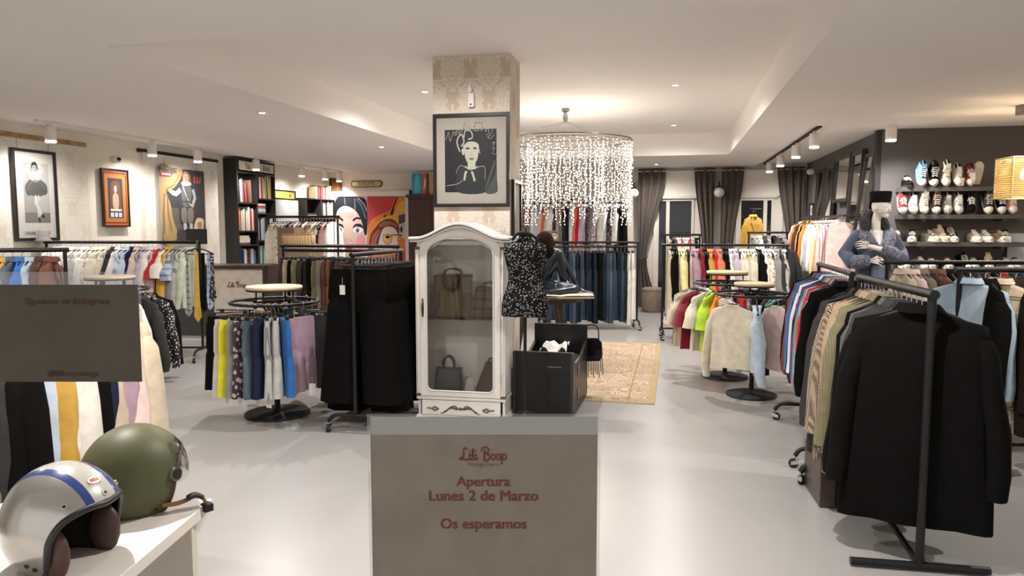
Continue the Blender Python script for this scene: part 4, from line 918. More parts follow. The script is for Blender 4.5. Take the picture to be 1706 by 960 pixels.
for i in range(9): rows.append([(-.12+.24*i/8, .50+.30*j/6, .50+.05*sin(i*1.1+j*.8)*cos(j*.9)+.03*(j > 2)) for j in range(7)])
m.loft(rows, closed=False); m.loft([[(x, y, z-.006) for x, y, z in r] for r in rows], closed=False)
tag(m.build('folded_cloth', cmat('white'), None, (-1.04, 6.0, 0)), 'crumpled white cloth lying in the open black trunk', 'cloth')
tag(M().box(-.22, .22, .1, .86, .06, .44).build('folded_clothes', cmat('charcoal'), None, (-1.04, 6.0, 0), -.02, .05, 3), 'dark folded clothes filling the black trunk', 'clothes')
fb = thing('fringed_bag', 'black fringed bag hanging off the back end of the trunk', 'bag', (-.74, 7.0, .34), .2)
M().loft([sec(.10, .04, .0), sec(.12, .06, .06), sec(.11, .05, .18), sec(.07, .03, .22)]).build('body', cmat('black'), fb)
m = M()
for k in range(14): m.tube([(-.11+.016*k, -.05, .12), (-.11+.017*k, -.06, .0), (-.115+.018*k, -.05, -.10-.03*(k % 3))], .005, 4)
m.build('fringe', cmat('charcoal'), fb); M().tube(smoothpts([(-.08, 0, .2), (-.06, -.02, .34), (.06, -.02, .34), (.08, 0, .2)], k=4), .007, 6).build('strap', BLACKM, fb)

# ---------------------------------------------------------------- rug
rm, _, N, L, b = nodes('flowered_rug'); setp(b, .95, 0, .1); co = objco(N)
v = N.new('ShaderNodeTexVoronoi'); v.inputs['Scale'].default_value = 5.5; L.new(stretch(N, L, co, (1, .8, 1)), v.inputs['Vector'])
nn = noise_(N, L, 9, 5, co)
k = math_(N, L, 'GREATER_THAN', math_(N, L, 'ADD', math_(N, L, 'PINGPONG', math_(N, L, 'MULTIPLY', v.outputs[0], 7), .5), math_(N, L, 'MULTIPLY', nn, .7)), .66)
c0 = ramp(N, L, noise_(N, L, 3, 4, co), [(.35, (.47, .385, .265)), (.65, (.55, .465, .345))])
c1 = mixc(N, L, k, c0, ramp(N, L, noise_(N, L, 4, 2, co), [(.4, (.34, .20, .15)), (.6, (.33, .25, .16))]))
L.new(c1, b.inputs['Base Color']); bump(N, L, b, noise_(N, L, 200, 2, co), .4, .004)
rg = thing('rug', 'beige flowered rug with a gold border on the grey floor', 'rug', (-.57, 8.5, 0), -.006)
M().box(-.40, .40, -1.70, 1.72, .0, .008).build('woven_field', rm, rg)
m = M(); m.box(-.47, -.40, -1.78, 1.8, 0, .0075); m.box(.40, .47, -1.78, 1.8, 0, .0075); m.box(-.40, .40, -1.78, -1.70, 0, .0075); m.box(-.40, .40, 1.72, 1.8, 0, .0075)
m.build('border', mat('rug_gold', (.40, .30, .16), .95, var=.12, scale=30), rg)
for x in (-.38, .22): M().box(x-.008, x+.008, -1.7, 1.72, .008, .0086).build('border_line', mat('rug_line', (.35, .2, .1), .95), rg)
# ---------------------------------------------------------------- round table, seated figure, magazine
TB = (-1.52, 8.57)
tb = thing('round_table', 'round dark wooden table with splayed legs beside the rug', 'table', (*TB, 0), .3)
M().lathe([(.60, .825), (.64, .832), (.645, .85), (.64, .858), (.58, .86)], 44).build('table_top', mat('table_brown', (.10, .07, .055), .4, var=.15, scale=4), tb)
M().lathe([(.50, .76), (.50, .825)], 36).build('apron', WOODD, tb)
for k in range(4):
    a = PI/4+PI/2*k; M().tube([(.28*cos(a), .28*sin(a), .80), (.46*cos(a), .46*sin(a), .0)], [.035, .02], 8).build('leg', WOODD, tb)
mg = thing('open_magazine', 'large open magazine hanging over the edge of the round table', 'magazine', (TB[0]+.30, TB[1]-.42, .862), YAW)
for s in (0, 1):
    m = M(); rows = [[(x, y, .010*sin(min(1, abs(x)/.12)*PI*.5)+.004) for y in (-.14, 0, .16)] for x in [(-.30+.30*i/6) if s == 0 else (.38*i/6) for i in range(7)]]
    m.loft(rows, closed=False, sm=True); m.loft([[(x, y, z-.006) for x, y, z in r] for r in rows], closed=False)
    m.build('page', mat('page_cream', (.66, .58, .42), .7) if s else mat('page_grey', (.60, .58, .53), .7, var=.35, scale=14), mg)
M().box(-.30, .38, -.145, -.138, -.02, .0).build('cover', mat('cover_cream', (.60, .50, .30), .6), mg)
sf = thing('seated_mannequin', 'glossy dark blue seated mannequin with one knee raised on the round table', 'mannequin', (-1.835, 8.40, 0), YAW)
m = M(); Y_ = .0
limb(m, [(.30, .05, .96), (.31, .05, 1.08), (.33, .02, 1.20), (.36, -.02, 1.30), (.37, -.03, 1.36)], [.135, .12, .115, .13, .09], 16)
limb(m, [(.37, -.04, 1.36), (.38, -.06, 1.44)], [.045, .042]); m.sphere((.38, -.06, 1.47), .09, 16, sc=(.95, 1, 1.15))
limb(m, [(.34, -.02, .95), (.44, -.10, 1.16), (.535, -.16, 1.33)], [.10, .085, .062]); limb(m, [(.535, -.16, 1.33), (.585, -.12, 1.15), (.62, -.10, .95)], [.060, .055, .036]); limb(m, [(.62, -.10, .91), (.72, -.18, .89)], [.036, .026])
limb(m, [(.33, .05, .95), (.55, -.22, .94), (.74, -.20, .92)], [.095, .08, .058]); limb(m, [(.74, -.20, .92), (.55, -.30, .905), (.42, -.36, .90)], [.055, .048, .034]); limb(m, [(.42, -.36, .90), (.32, -.38, .89)], [.034, .024])
limb(m, [(.45, .10, 1.36), (.58, .06, 1.32), (.66, .0, 1.16), (.77, -.06, .96)], [.06, .045, .038, .027]); limb(m, [(.28, -.10, 1.33), (.16, -.16, 1.16), (.24, -.28, 1.02)], [.055, .042, .03])
for k in range(5):
    a = -.5+.28*k; L_ = (.085, .105, .11, .10, .075)[k]
    m.tube([(.775, -.06, .93), (.79+.05*cos(a), -.06+.05*sin(a), .90), (.79+L_*cos(a), -.06+L_*sin(a), .875)], [.014, .011, .008], 8)
    m.tube([(.24, -.28, 1.02), (.26+.04*cos(a-1), -.29+.04*sin(a-1), .99), (.26+L_*cos(a-1), -.29+L_*sin(a-1), .955)], [.014, .011, .008], 8)
limb(m, [(.775, -.06, .955), (.79, -.06, .91)], [.026, .03])
remesh(m, 'body', mat('navy_gloss', (.022, .030, .045), .22, .35, .5), .011, sf, smooth=4)
m = M(); m.sphere((.385, -.075, 1.475), .115, 16, sc=(1, 1.05, 1.1)); limb(m, [(.36, -.08, 1.48), (.43, -.12, 1.40), (.46, -.12, 1.30)], [.09, .075, .03])
remesh(m, 'hair', cloth('hair_dark', (.03, .016, .012), 'fur', (.012, .008, .007)), .014, sf, smooth=5)
fl = thing('glass_ornament', 'small pale glass ornament on the round table behind the magazine', 'ornament', (TB[0]+.28, TB[1]+.1, .86))
M().lathe([(.04, 0), (.045, .01), (.02, .04), (.05, .09), (.055, .12), (.03, .14)], 14).build('bowl', mat('ornament_pale', (.55, .55, .42), .2), fl)

# ---------------------------------------------------------------- fairy-light chandelier
CH_ = (-1.36, 9.5)
ch = thing('fairy_light_chandelier', 'round chandelier of hanging fairy-light strands behind the papered pillar', 'chandelier', (*CH_, 0))
m = M(); m.tube([(.86*cos(a), .86*sin(a), 2.77) for a in [2*PI*i/64 for i in range(64)]], .013, 8, True); m.tube([(.86*cos(a), .86*sin(a), 2.735) for a in [2*PI*i/64 for i in range(64)]], .006, 6, True); m.build('ring', mat('ring_steel', (.30, .27, .24), .35, .9), ch)
M().tube([(.5*cos(a), .5*sin(a), 2.77) for a in [2*PI*i/48 for i in range(48)]], .007, 6, True).build('inner_ring', MATS['ring_steel'], ch)
m = M(); m.lathe([(.05, 3.15), (.055, 3.19)], 16); m.lathe([(.008, 3.0), (.03, 3.04), (.035, 3.10), (.02, 3.15)], 14); m.build('ceiling_hook', mat('hook_grey', (.4, .38, .36), .3, .8), ch)
for k in range(4):
    a = PI/4+PI/2*k; M().tube([(0, 0, 3.02), (.86*cos(a), .86*sin(a), 2.78)], .003, 5).build('suspension_wire', MATS['ring_steel'], ch)
M().box(-.86, .86, -.006, .006, 2.765, 2.775).build('cross_bar', MATS['ring_steel'], ch)
SM = []
for v_ in range(6):
    m = M(); ln = .70+.07*v_; zz = 0; x = y = 0; pts = [(0, 0, 0)]
    while -zz < ln:
        zz -= rnd.uniform(.026, .06); x = rnd.uniform(-.012, .012); y = rnd.uniform(-.012, .012); pts.append((x*.4, y*.4, zz))
        r_ = .0066*rnd.uniform(.8, 1.25); c_ = Vector((x*1.6, y*1.6, zz))
        m.add([c_+Vector(q)*r_ for q in ((1, 0, 0), (-1, 0, 0), (0, 1, 0), (0, -1, 0), (0, 0, 1.2), (0, 0, -1.2))], [(0, 2, 4), (2, 1, 4), (1, 3, 4), (3, 0, 4), (2, 0, 5), (1, 2, 5), (3, 1, 5), (0, 3, 5)], 1)
    m.tube(pts[::2]+[pts[-1]], .0016, 3, mi=0); SM.append(m.mesh('light_strand', [mat('strand_wire', (.55, .52, .45), .4), BULB]))
for k in range(88):
    a = 2*PI*k/88; link('light_strand', SM[rnd.randrange(6)], ch, (.86*cos(a), .86*sin(a), 2.765), rnd.uniform(0, 6))
for k in range(34):
    a = 2*PI*k/34; link('light_strand', SM[rnd.randrange(4)], ch, (.5*cos(a), .5*sin(a), 2.765), rnd.uniform(0, 6))
for x, y, z in ((0, 0, 2.2), (.45, -.3, 2.1), (-.45, .3, 2.1)): lamp('strand_glow', 'POINT', (x, y, z), LAMP_FAIRY, ch, (1, .93, .82), radius=.25)

# ---------------------------------------------------------------- curtains, rod, pouf, globes
CURT = cloth('curtain_taupe', (.105, .085, .072)); ROD = mat('rod_steel', (.5, .47, .43), .3, .9)
cr = thing('curtain_rod', 'long steel curtain rod across the back doors', 'rod', (0, 14.86, 2.76))
M().tube([(-.75, 0, 0), (2.56, 0, 0)], .011, 10).build('pole', ROD, cr)
for x in (-.7, .95, 2.5): M().tube([(x, 0, 0), (x, .24, 0)], .008, 8).build('bracket', ROD, cr)
def curtain(label, x0, x1, z1, z0, tie=None, lean=0, n=7):
    t = thing('curtain', label, 'curtain', (0, 14.86, 0), 0, 'taupe curtains'); m = M(); rows = []; nc = n*8; w = x1-x0
    zs = [z1+(z0-z1)*i/26 for i in range(27)]
    for z in zs:
        q = (z1-z)/(z1-z0); ww = w; cx_ = (x0+x1)/2
        if tie:
            zt, xt, wt = tie; s_ = max(0, 1-abs(z-zt)/(z1-zt)) if z > zt else max(.35, 1-(zt-z)/(.9)*.6); s_ = s_*s_*(3-2*s_)
            ww = w*(1-s_)+wt*s_; cx_ = cx_*(1-s_)+xt*s_
        cx_ += lean*q*q
        rows.append([(cx_-ww/2+ww*j/nc, .05*sin(2*PI*n*j/nc/2)*(.7+.3*cos(q*3+j*.2)), z) for j in range(nc+1)])
    m.loft(rows, closed=False); m.loft([[(x, y+.006, z) for x, y, z in r] for r in rows], closed=False); m.build('fabric', CURT, t)
    for j in range(n):
        x = x0+w*(j+.5)/n; M().tube([(x, .026*cos(a), 2.76+.026*sin(a)) for a in [2*PI*i/12 for i in range(12)]], .006, 5, True).build('eyelet', ROD, t)
    if tie: M().tube([(tie[1]+tie[2]*.55*cos(a), .07*sin(a), tie[0]+.02*cos(a)) for a in [2*PI*i/16 for i in range(16)]], .016, 6, True).build('tieback', CURT, t)
curtain('long taupe curtain tied back beside the jeans rack, reaching the floor', -.64, -.10, 2.81, .02, (1.02, -.53, .16))
curtain('taupe curtain hanging between the two globe lamps and the middle of the doors', .46, .86, 2.81, .3, (1.15, .74, .22), 0)
curtain('taupe curtain hanging beside the globe lamp, on the yellow jacket side', .98, 1.40, 2.81, .3, (1.15, 1.10, .24), 0)
curtain('taupe curtain at the mirror wall end of the rod', 2.02, 2.52, 2.81, .3, (1.15, 2.36, .26), 0)
pf = thing('pouf', 'round taupe upholstered pouf beside the tied curtain', 'stool', (-.30, 14.25, 0))
M().lathe([(.19, .0), (.21, .02), (.215, .25), (.21, .44), (.18, .47), (.05, .48)], 30).build('cushion', cloth('pouf_taupe', (.26, .21, .16)), pf); M().tube([(.213*cos(a), .213*sin(a), .43) for a in [2*PI*i/30 for i in range(30)]], .006, 5, True).build('piping', cmat('taupe'), pf)
for x, lab in ((-.72, 'white globe wall lamp beside the tied curtain'), (.93, 'white globe wall lamp between two taupe curtains')):
    g = thing('globe_lamp', lab, 'lamp', (x, 14.72, 2.32))
    M().sphere((0, 0, 0), .10, 20).build('globe', mat('opal_globe', (.78, .74, .68), .3), g); M().lathe([(.05, .09), (.045, .12), (.015, .13), (.012, .2)], 16).build('cap', BLACK, g); M().tube([(0, 0, .2), (0, .38, .22)], .01, 8).build('bracket', BLACK, g)
# yellow jacket on a stand before the door; small rack by the other door
vs = thing('garment_stand', 'slim black stand holding a yellow jacket before the glazed door', 'stand', (1.55, 14.1, 0))
m = M(); m.cyl((0, 0, .02), (0, 0, 1.98), .012, 8); m.tube([(-.1, 0, 1.98), (.1, 0, 1.98)], .01, 6); m.build('pole', BLACK, vs); M().lathe([(.2, 0), (.2, .015), (.02, .03)], 24).build('base', BLACK, vs)
garment('jacket', 'mustard', 'mustard yellow jacket with wide sleeves on the stand before the glazed door', (1.50, 14.02, 1.93), .75, None, 0, .72)
rack('small black rack of printed tops beside the pouf', (-.08, 13.9), (.55, 13.95), 1.50, .4)
hang((-.03, 13.9), (.5, 13.95), 1.5, 'cream dress, black dress, dark floral shirt, off-white shirt, red patterned shirt, pale pink shirt, white shirt, red shirt, pale grey shirt, black shirt', 'the pouf end of the small rack', 'tops on the small rack by the pouf', .15)
rack('low black rack of grey printed tops behind the yellow jacket', (1.35, 13.2), (2.0, 13.3), 1.55, .4)
hang((1.4, 13.2), (1.95, 13.3), 1.55, 'grey striped shirt, white shirt, charcoal shirt, grey checked shirt, black shirt, dark floral shirt, grey shirt', 'the curtain end of the grey print rack', 'grey printed tops', .15)

# ---------------------------------------------------------------- pictures on the long wall
XW = -7.6
def skin(c=.42): c *= .7; return (c, c*.97, c*.92)
LB = [((.25, .245, .23), rect(.2, .86, .18, .88)), ((.15, .145, .14), rect(.2, .86, .18, .30)), ((.34, .33, .32), rect(.56, .86, .30, .88)), ((.07, .07, .07), blob((.24, .60), (.28, .50), (.40, .50), (.52, .48), (.66, .50), (.80, .53), (.80, .62), (.68, .68), (.52, .70), (.36, .68))),
      (skin(), blob((.44, .82), (.47, .87), (.54, .86), (.56, .81), (.51, .77))), ((.02, .02, .02), blob((.42, .80), (.44, .88), (.54, .89), (.59, .82), (.57, .80), (.54, .85), (.46, .85))), (skin(.58), blob((.36, .76), (.48, .78), (.60, .76), (.62, .69), (.50, .66), (.38, .69))),
      (skin(.6), stroke([(.60, .76), (.72, .80), (.62, .86)], .05)), (skin(.6), stroke([(.38, .76), (.28, .78), (.36, .86)], .05)), (skin(.66), stroke([(.50, .50), (.48, .42), (.56, .34), (.62, .27)], .06)), (skin(.6), stroke([(.58, .50), (.52, .40), (.55, .24)], .05)), ((.03, .03, .03), ell(.485, .825, .012, .008)), ((.03, .03, .03), ell(.535, .825, .012, .008)), ((.08, .04, .04), ell(.51, .795, .016, .006)), ((.12, .12, .12), stroke([(.30, .56), (.40, .66), (.52, .68), (.64, .66), (.76, .58)], .015)), ((.03, .03, .03), stroke([(.62, .27), (.70, .25)], .03)), ((.03, .03, .03), stroke([(.55, .24), (.58, .19)], .035))]
t = framed('framed_print', 'tall black framed black-and-white print of a dancer in a dark tutu', 'picture', (XW+.03, 7.40, 2.03), PI/2, .62, 1.10, .035, MATS['frame_black'], (.47, .45, .42), LB, wires=.14)
fit(text('caption', 'LOUISE BROOKS', .06, mat('caption_grey', (.06, .06, .06), .7), t, (.0, -.016, -.455), FACE_CAM), .36)
OR = [((.45, .13, .03), rect(0, 1, 0, 1)), ((.20, .03, .02), rect(.04, .96, .03, .97)), ((.42, .16, .04), rect(.08, .92, .06, .94)), ((.035, .04, .06), rect(.20, .80, .13, .86)), ((.13, .06, .03), blob((.30, .2), (.30, .7), (.40, .80), (.5, .82), (.6, .80), (.70, .7), (.70, .2))), ((.42, .30, .20), blob((.40, .32), (.38, .52), (.46, .60), (.50, .70), (.54, .60), (.62, .52), (.60, .32))),
      ((.65, .52, .40), blob((.45, .62), (.46, .70), (.50, .73), (.55, .70), (.55, .62))), ((.55, .5, .42), rect(.27, .73, .26, .30)), ((.5, .55, .6), rect(.27, .73, .15, .23)), ((.035, .04, .06), rect(.40, .44, .14, .24)), ((.035, .04, .06), rect(.56, .60, .14, .24))]
framed('framed_print', 'black framed orange-bordered print with an arched figure, beside the security camera', 'picture', (XW+.03, 8.70, 2.05), PI/2, .50, .80, .022, MATS['frame_black'], (.5, .2, .05), OR)
GOLD, GOLD2, DK = (.34, .235, .11), (.20, .125, .05), (.05, .045, .05)
PR = [((.42, .40, .37), rect(0, 1, 0, 1)), (DK, rect(.02, 1, 0, .985)), ((.10, .085, .08), rect(.02, .7, .0, .45)), (GOLD, blob((.03, .97), (.30, .97), (.50, .985), (.45, .85), (.30, .72), (.14, .66), (.22, .50), (.26, .30), (.34, .12), (.30, .02), (.05, .02))),
      (GOLD2, stroke([(.10, .64), (.07, .4), (.06, .1)], .03)), (GOLD2, stroke([(.16, .62), (.16, .4), (.22, .14)], .025)), (GOLD2, stroke([(.44, .9), (.30, .76), (.12, .68)], .025)), ((.45, .35, .20), stroke([(.12, .6), (.11, .36), (.13, .08)], .02)), ((.05, .045, .05), blob((.36, .02), (.36, .15), (.66, .16), (.68, .02))),
      ((.055, .05, .055), blob((.44, .76), (.38, .56), (.40, .42), (.42, .24), (.58, .22), (.72, .26), (.72, .46), (.74, .66), (.68, .78), (.56, .80))), ((.13, .12, .125), blob((.48, .74), (.46, .60), (.50, .48), (.62, .48), (.68, .60), (.68, .74), (.58, .78))), ((.33, .355, .40), stroke([(.44, .70), (.34, .64), (.24, .66)], .07)), ((.33, .355, .40), stroke([(.72, .72), (.76, .60), (.71, .52)], .06)), ((.42, .28, .22), blob((.17, .68), (.22, .70), (.26, .67), (.22, .64))), ((.42, .28, .22), blob((.66, .50), (.70, .53), (.73, .49), (.69, .46))),
      ((.42, .40, .38), blob((.46, .80), (.54, .83), (.66, .82), (.68, .78), (.58, .76), (.48, .77))), ((.42, .28, .24), blob((.51, .83), (.51, .91), (.56, .93), (.62, .91), (.62, .84), (.57, .80))), ((.28, .15, .07), blob((.49, .82), (.49, .92), (.56, .965), (.65, .92), (.66, .83), (.62, .86), (.62, .92), (.56, .93), (.52, .91), (.51, .85))), ((.45, .42, .40), stroke([(.48, .76), (.56, .62), (.66, .48)], .02)), ((.06, .04, .03), ell(.545, .885, .01, .006)), ((.06, .04, .03), ell(.595, .885, .01, .006)), ((.2, .1, .06), stroke([(.54, .855), (.57, .862), (.60, .855)], .008)), ((.35, .10, .08), ell(.57, .842, .016, .005)), ((.10, .09, .09), stroke([(.57, .76), (.575, .48)], .012)), ((.10, .09, .09), stroke([(.47, .56), (.68, .54)], .02)),
      ((.16, .14, .13), blob((.44, .44), (.43, .28), (.54, .24), (.55, .44))), ((.16, .14, .13), blob((.58, .44), (.58, .24), (.69, .28), (.70, .44))), ((.38, .38, .40), stroke([(.50, .24), (.50, .15)], .07)), ((.38, .38, .40), stroke([(.64, .24), (.64, .15)], .07)), ((.55, .42, .26), blob((.70, .02), (.70, .18), (.76, .30), (.86, .32), (.94, .28), (.92, .14), (.97, .06), (.97, .02))), ((.30, .20, .11), blob((.78, .24), (.82, .14), (.87, .16), (.88, .26))), ((.68, .55, .38), stroke([(.72, .12), (.85, .06), (.96, .02)], .03)),
      ((.62, .10, .10), rect(.02, .24, .87, .915)), ((.72, .70, .66), rect(.04, .22, .885, .90))]
t = framed('printed_poster', 'tall unframed magazine-style poster of a cavalier and a dog beside a gold drape', 'poster', (XW+.06, 10.08, 2.0), PI/2, 1.08, 1.14, 0, BLACK, (.42, .40, .37), PR, wires=.14)
fit(text('headline', 'Príncipe', .1, mat('headline_navy', (.03, .03, .12), .6), t, (-.34, -.028, .51), FACE_CAM, bold=.03), .40)
fit(text('headline', 'LU', .1, mat('headline_red', (.62, .08, .07), .6), t, (.36, -.028, .40), FACE_CAM, bold=.03), .17)
t.children[-1].scale = (1, 1.9, 1)
framed('framed_poster', 'yellow poster in a thin black frame behind the pale board', 'poster', (XW+.03, 13.15, 2.05), PI/2, 1.02, .66, .02, MATS['frame_black'], (.45, .38, .07), [((.33, .27, .05), ell(.2, .85, .05, .05)), ((.30, .26, .06), ell(.55, .84, .06, .07)), ((.18, .05, .04), ell(.8, .86, .03, .06)), ((.3, .26, .08), rect(.86, .90, .1, .7))])
bd_ = thing('display_board', 'pale grey blank board with a black top edge, standing before the yellow poster', 'board', (XW+.22, 12.98, 0), PI/2)
M().box(-.45, .45, -.012, .012, 1.35, 2.18).build('panel', mat('board_grey', (.50, .52, .52), .4), bd_); M().box(-.46, .46, -.016, .016, 2.18, 2.205).build('edge_strip', BLACK, bd_)
for s in (-.4, .4): M().box(s-.02, s+.02, -.02, .02, 0, 1.36).build('leg', BLACK, bd_)
# security cameras
def seccam(label, loc, rz):
    t = thing('security_camera', label, 'camera', loc, rz); M().cyl((0, 0, 0), (.03, 0, 0), .055, 20).build('mount', WHITE, t); M().sphere((.06, 0, -.005), .055, 18).build('dome', WHITE, t)
    m = M(); m.cyl((.095, -.03, -.01), (.115, -.037, -.012), .026, 16); m.build('lens', BLACKM, t)
seccam('white ball security camera above the orange-bordered print', (XW, 8.76, 2.60), 0); seccam('white ball security camera at the corner beside the mirrors', (2.6, 14.5, 2.68), PI)

# pop-art mural on the back wall
mu = thing('pop_art_mural', 'white-framed pop-art mural of a startled woman and a woman in round glasses', 'mural', (0, 15.06, 0))
def MX(x): return -7.35+(540+x/8-553)*.01397
def MZ(y): return 2.33-(300+y/8-327)*.0132
def mp(*p): return blob(*[(MX(x), MZ(y)) for x, y in p])
def mr(*p): return [(MX(x), MZ(y)) for x, y in p]
def ms(w, *p): return stroke([(v.x, v.y) for v in smoothpts([(MX(x), MZ(y), 0) for x, y in p], k=4)], w*.00175)
m = M(); m.box(MX(60), MX(1115), -.03, -.005, MZ(220), MZ(150)); m.box(MX(1058), MX(1115), -.03, -.005, .3, MZ(220)); m.box(MX(60), MX(100), -.03, -.005, .3, MZ(220)); m.build('white_frame', WHITE, mu)
SK, SK2, HB = (.62, .44, .38), (.50, .33, .30), (.012, .014, .022)
f = [((.62, .52, .50), mr((60, 1480), (545, 1480), (545, 222), (60, 222))), (HB, mp((70, 700), (90, 400), (140, 235), (400, 226), (520, 260), (543, 420), (535, 700), (500, 730), (460, 560), (380, 420), (250, 345), (150, 400), (105, 600))), ((.08, .12, .20), ms(20, (400, 250), (470, 360), (520, 520))), ((.40, .46, .55), ms(10, (420, 240), (500, 330), (535, 420))), ((.2, .24, .3), ms(8, (236, 235), (240, 330))), ((.2, .24, .3), ms(8, (372, 240), (378, 400))),
     (SK, mp((108, 620), (118, 450), (170, 370), (260, 348), (370, 400), (440, 500), (480, 620), (500, 780), (480, 900), (420, 1010), (300, 1060), (190, 980), (130, 860))), (SK2, mp((140, 470), (230, 420), (350, 450), (330, 520), (230, 500), (160, 520))), ((.72, .28, .32), mp((390, 800), (430, 740), (500, 760), (500, 880), (440, 930), (390, 880))),
     (HB, ms(26, (110, 505), (160, 510), (210, 545))), (HB, ms(26, (345, 548), (390, 510), (450, 520))), (HB, mp((105, 640), (130, 585), (200, 600), (215, 650), (170, 615))), (HB, mp((345, 660), (370, 595), (450, 590), (490, 650), (430, 630))), ((.78, .78, .78), mp((118, 665), (150, 622), (205, 650), (212, 700), (160, 720))), ((.78, .78, .78), mp((345, 670), (390, 625), (460, 650), (470, 690), (400, 720))),
     ((.12, .22, .45), mp((135, 672), (165, 630), (195, 672), (165, 715))), ((.12, .22, .45), mp((375, 675), (405, 635), (435, 675), (405, 715))), (HB, mp((155, 672), (167, 655), (180, 672), (167, 690))), (HB, mp((395, 675), (406, 658), (418, 675), (406, 692))), ((.75, .75, .75), mp((150, 655), (157, 648), (163, 655), (157, 662))), ((.75, .75, .75), mp((390, 657), (397, 650), (403, 657), (397, 664))),
     (SK2, ms(10, (250, 770), (232, 820), (245, 835))), (SK2, ms(10, (300, 790), (325, 825))), ((.55, .06, .09), mp((225, 895), (260, 868), (290, 876), (325, 868), (345, 900), (300, 945), (265, 945))), ((.10, .01, .02), mp((250, 905), (290, 895), (325, 905), (290, 920)))]
art(mu, 'startled_face_print', f, -.006)
f = [((.55, .06, .06), mr((548, 1480), (1058, 1480), (1058, 222), (548, 222))), ((.72, .22, .04), mp((560, 600), (700, 470), (850, 400), (940, 226), (1056, 226), (1056, 900), (900, 1000), (560, 1000))), ((.80, .42, .10), mp((640, 640), (760, 500), (900, 460), (960, 330), (1056, 300), (1056, 700), (800, 720))), (HB, ms(20, (950, 235), (900, 360), (860, 470))), (HB, ms(16, (900, 380), (880, 470))), (HB, ms(18, (765, 500), (800, 470))),
     ((.66, .55, .50), mp((960, 620), (1000, 580), (1056, 600), (1056, 780), (1000, 760))), (HB, mp((985, 650), (1010, 620), (1015, 680), (995, 710))), ((.10, .07, .09), mr((965, 600), (1056, 560), (1056, 450), (965, 480))), ((.16, .04, .04), mp((560, 980), (575, 760), (640, 650), (720, 560), (830, 520), (920, 550), (975, 640), (960, 720), (900, 640), (800, 625), (730, 700), (690, 860), (640, 1000))), ((.42, .14, .13), mp((590, 940), (610, 760), (690, 670), (715, 690), (680, 800), (650, 900))), ((.36, .12, .11), mp((690, 620), (780, 550), (900, 570), (950, 640), (860, 600), (760, 620))),
     ((.10, .02, .02), ms(8, (600, 930), (640, 760), (710, 680))), ((.10, .02, .02), ms(8, (640, 930), (680, 780), (720, 700))), ((.74, .62, .55), mp((720, 740), (760, 650), (840, 625), (920, 660), (950, 740), (945, 810), (950, 860), (920, 900), (890, 950), (700, 960), (690, 860))), ((.70, .58, .50), mp((610, 890), (630, 865), (680, 880), (690, 920), (640, 940))), ((.80, .42, .10), mp((770, 750), (850, 740), (870, 790), (840, 850), (790, 840))), (HB, mp((780, 765), (820, 745), (850, 765), (815, 785))), ((.25, .15, .10), ms(10, (760, 735), (750, 780), (790, 850), (850, 845), (872, 780), (850, 735), (760, 735))), (HB, ms(12, (860, 745), (930, 735), (1010, 740))), ((.75, .5, .3), ms(8, (920, 740), (940, 790), (990, 780))),
     ((.35, .02, .04), mp((880, 905), (910, 880), (950, 878), (930, 905), (890, 925)))]
art(mu, 'round_glasses_print', f, -.006)
ov = thing('oval_sign', 'small oval brass sign with a dark rim above the pop-art mural', 'sign', (-6.60, 15.09, 2.60))
m = M(); o1 = [(.30+.075*cos(a) if cos(a) > 0 else -.30+.075*cos(a), .075*sin(a)) for a in [-PI/2+2*PI*(i+.5)/28 for i in range(28)]]; m.prism(o1, -.02, 0); m.build('rim', WOODD, ov)
m = M(); m.prism([(x*.93, z*.72) for x, z in o1], -.024, -.02); m.build('plate', mat('brass_plate', (.42, .35, .18), .35, .5), ov)
fit(text('lettering', 'TOILETS', .09, BLACKM, ov, (0, -.0245, 0), FACE_CAM, bold=.01), .40)
framed('framed_poster', 'narrow rust-brown framed poster above the corner book shelf', 'poster', (-7.34, 15.09, 2.50), 0, .30, .48, .03, mat('frame_rust', (.12, .05, .02), .5), (.16, .07, .03), [((.36, .2, .07), rect(.15+.15*i, .23+.15*i, .1+.03*i, .9-.04*(i % 3))) for i in range(5)])
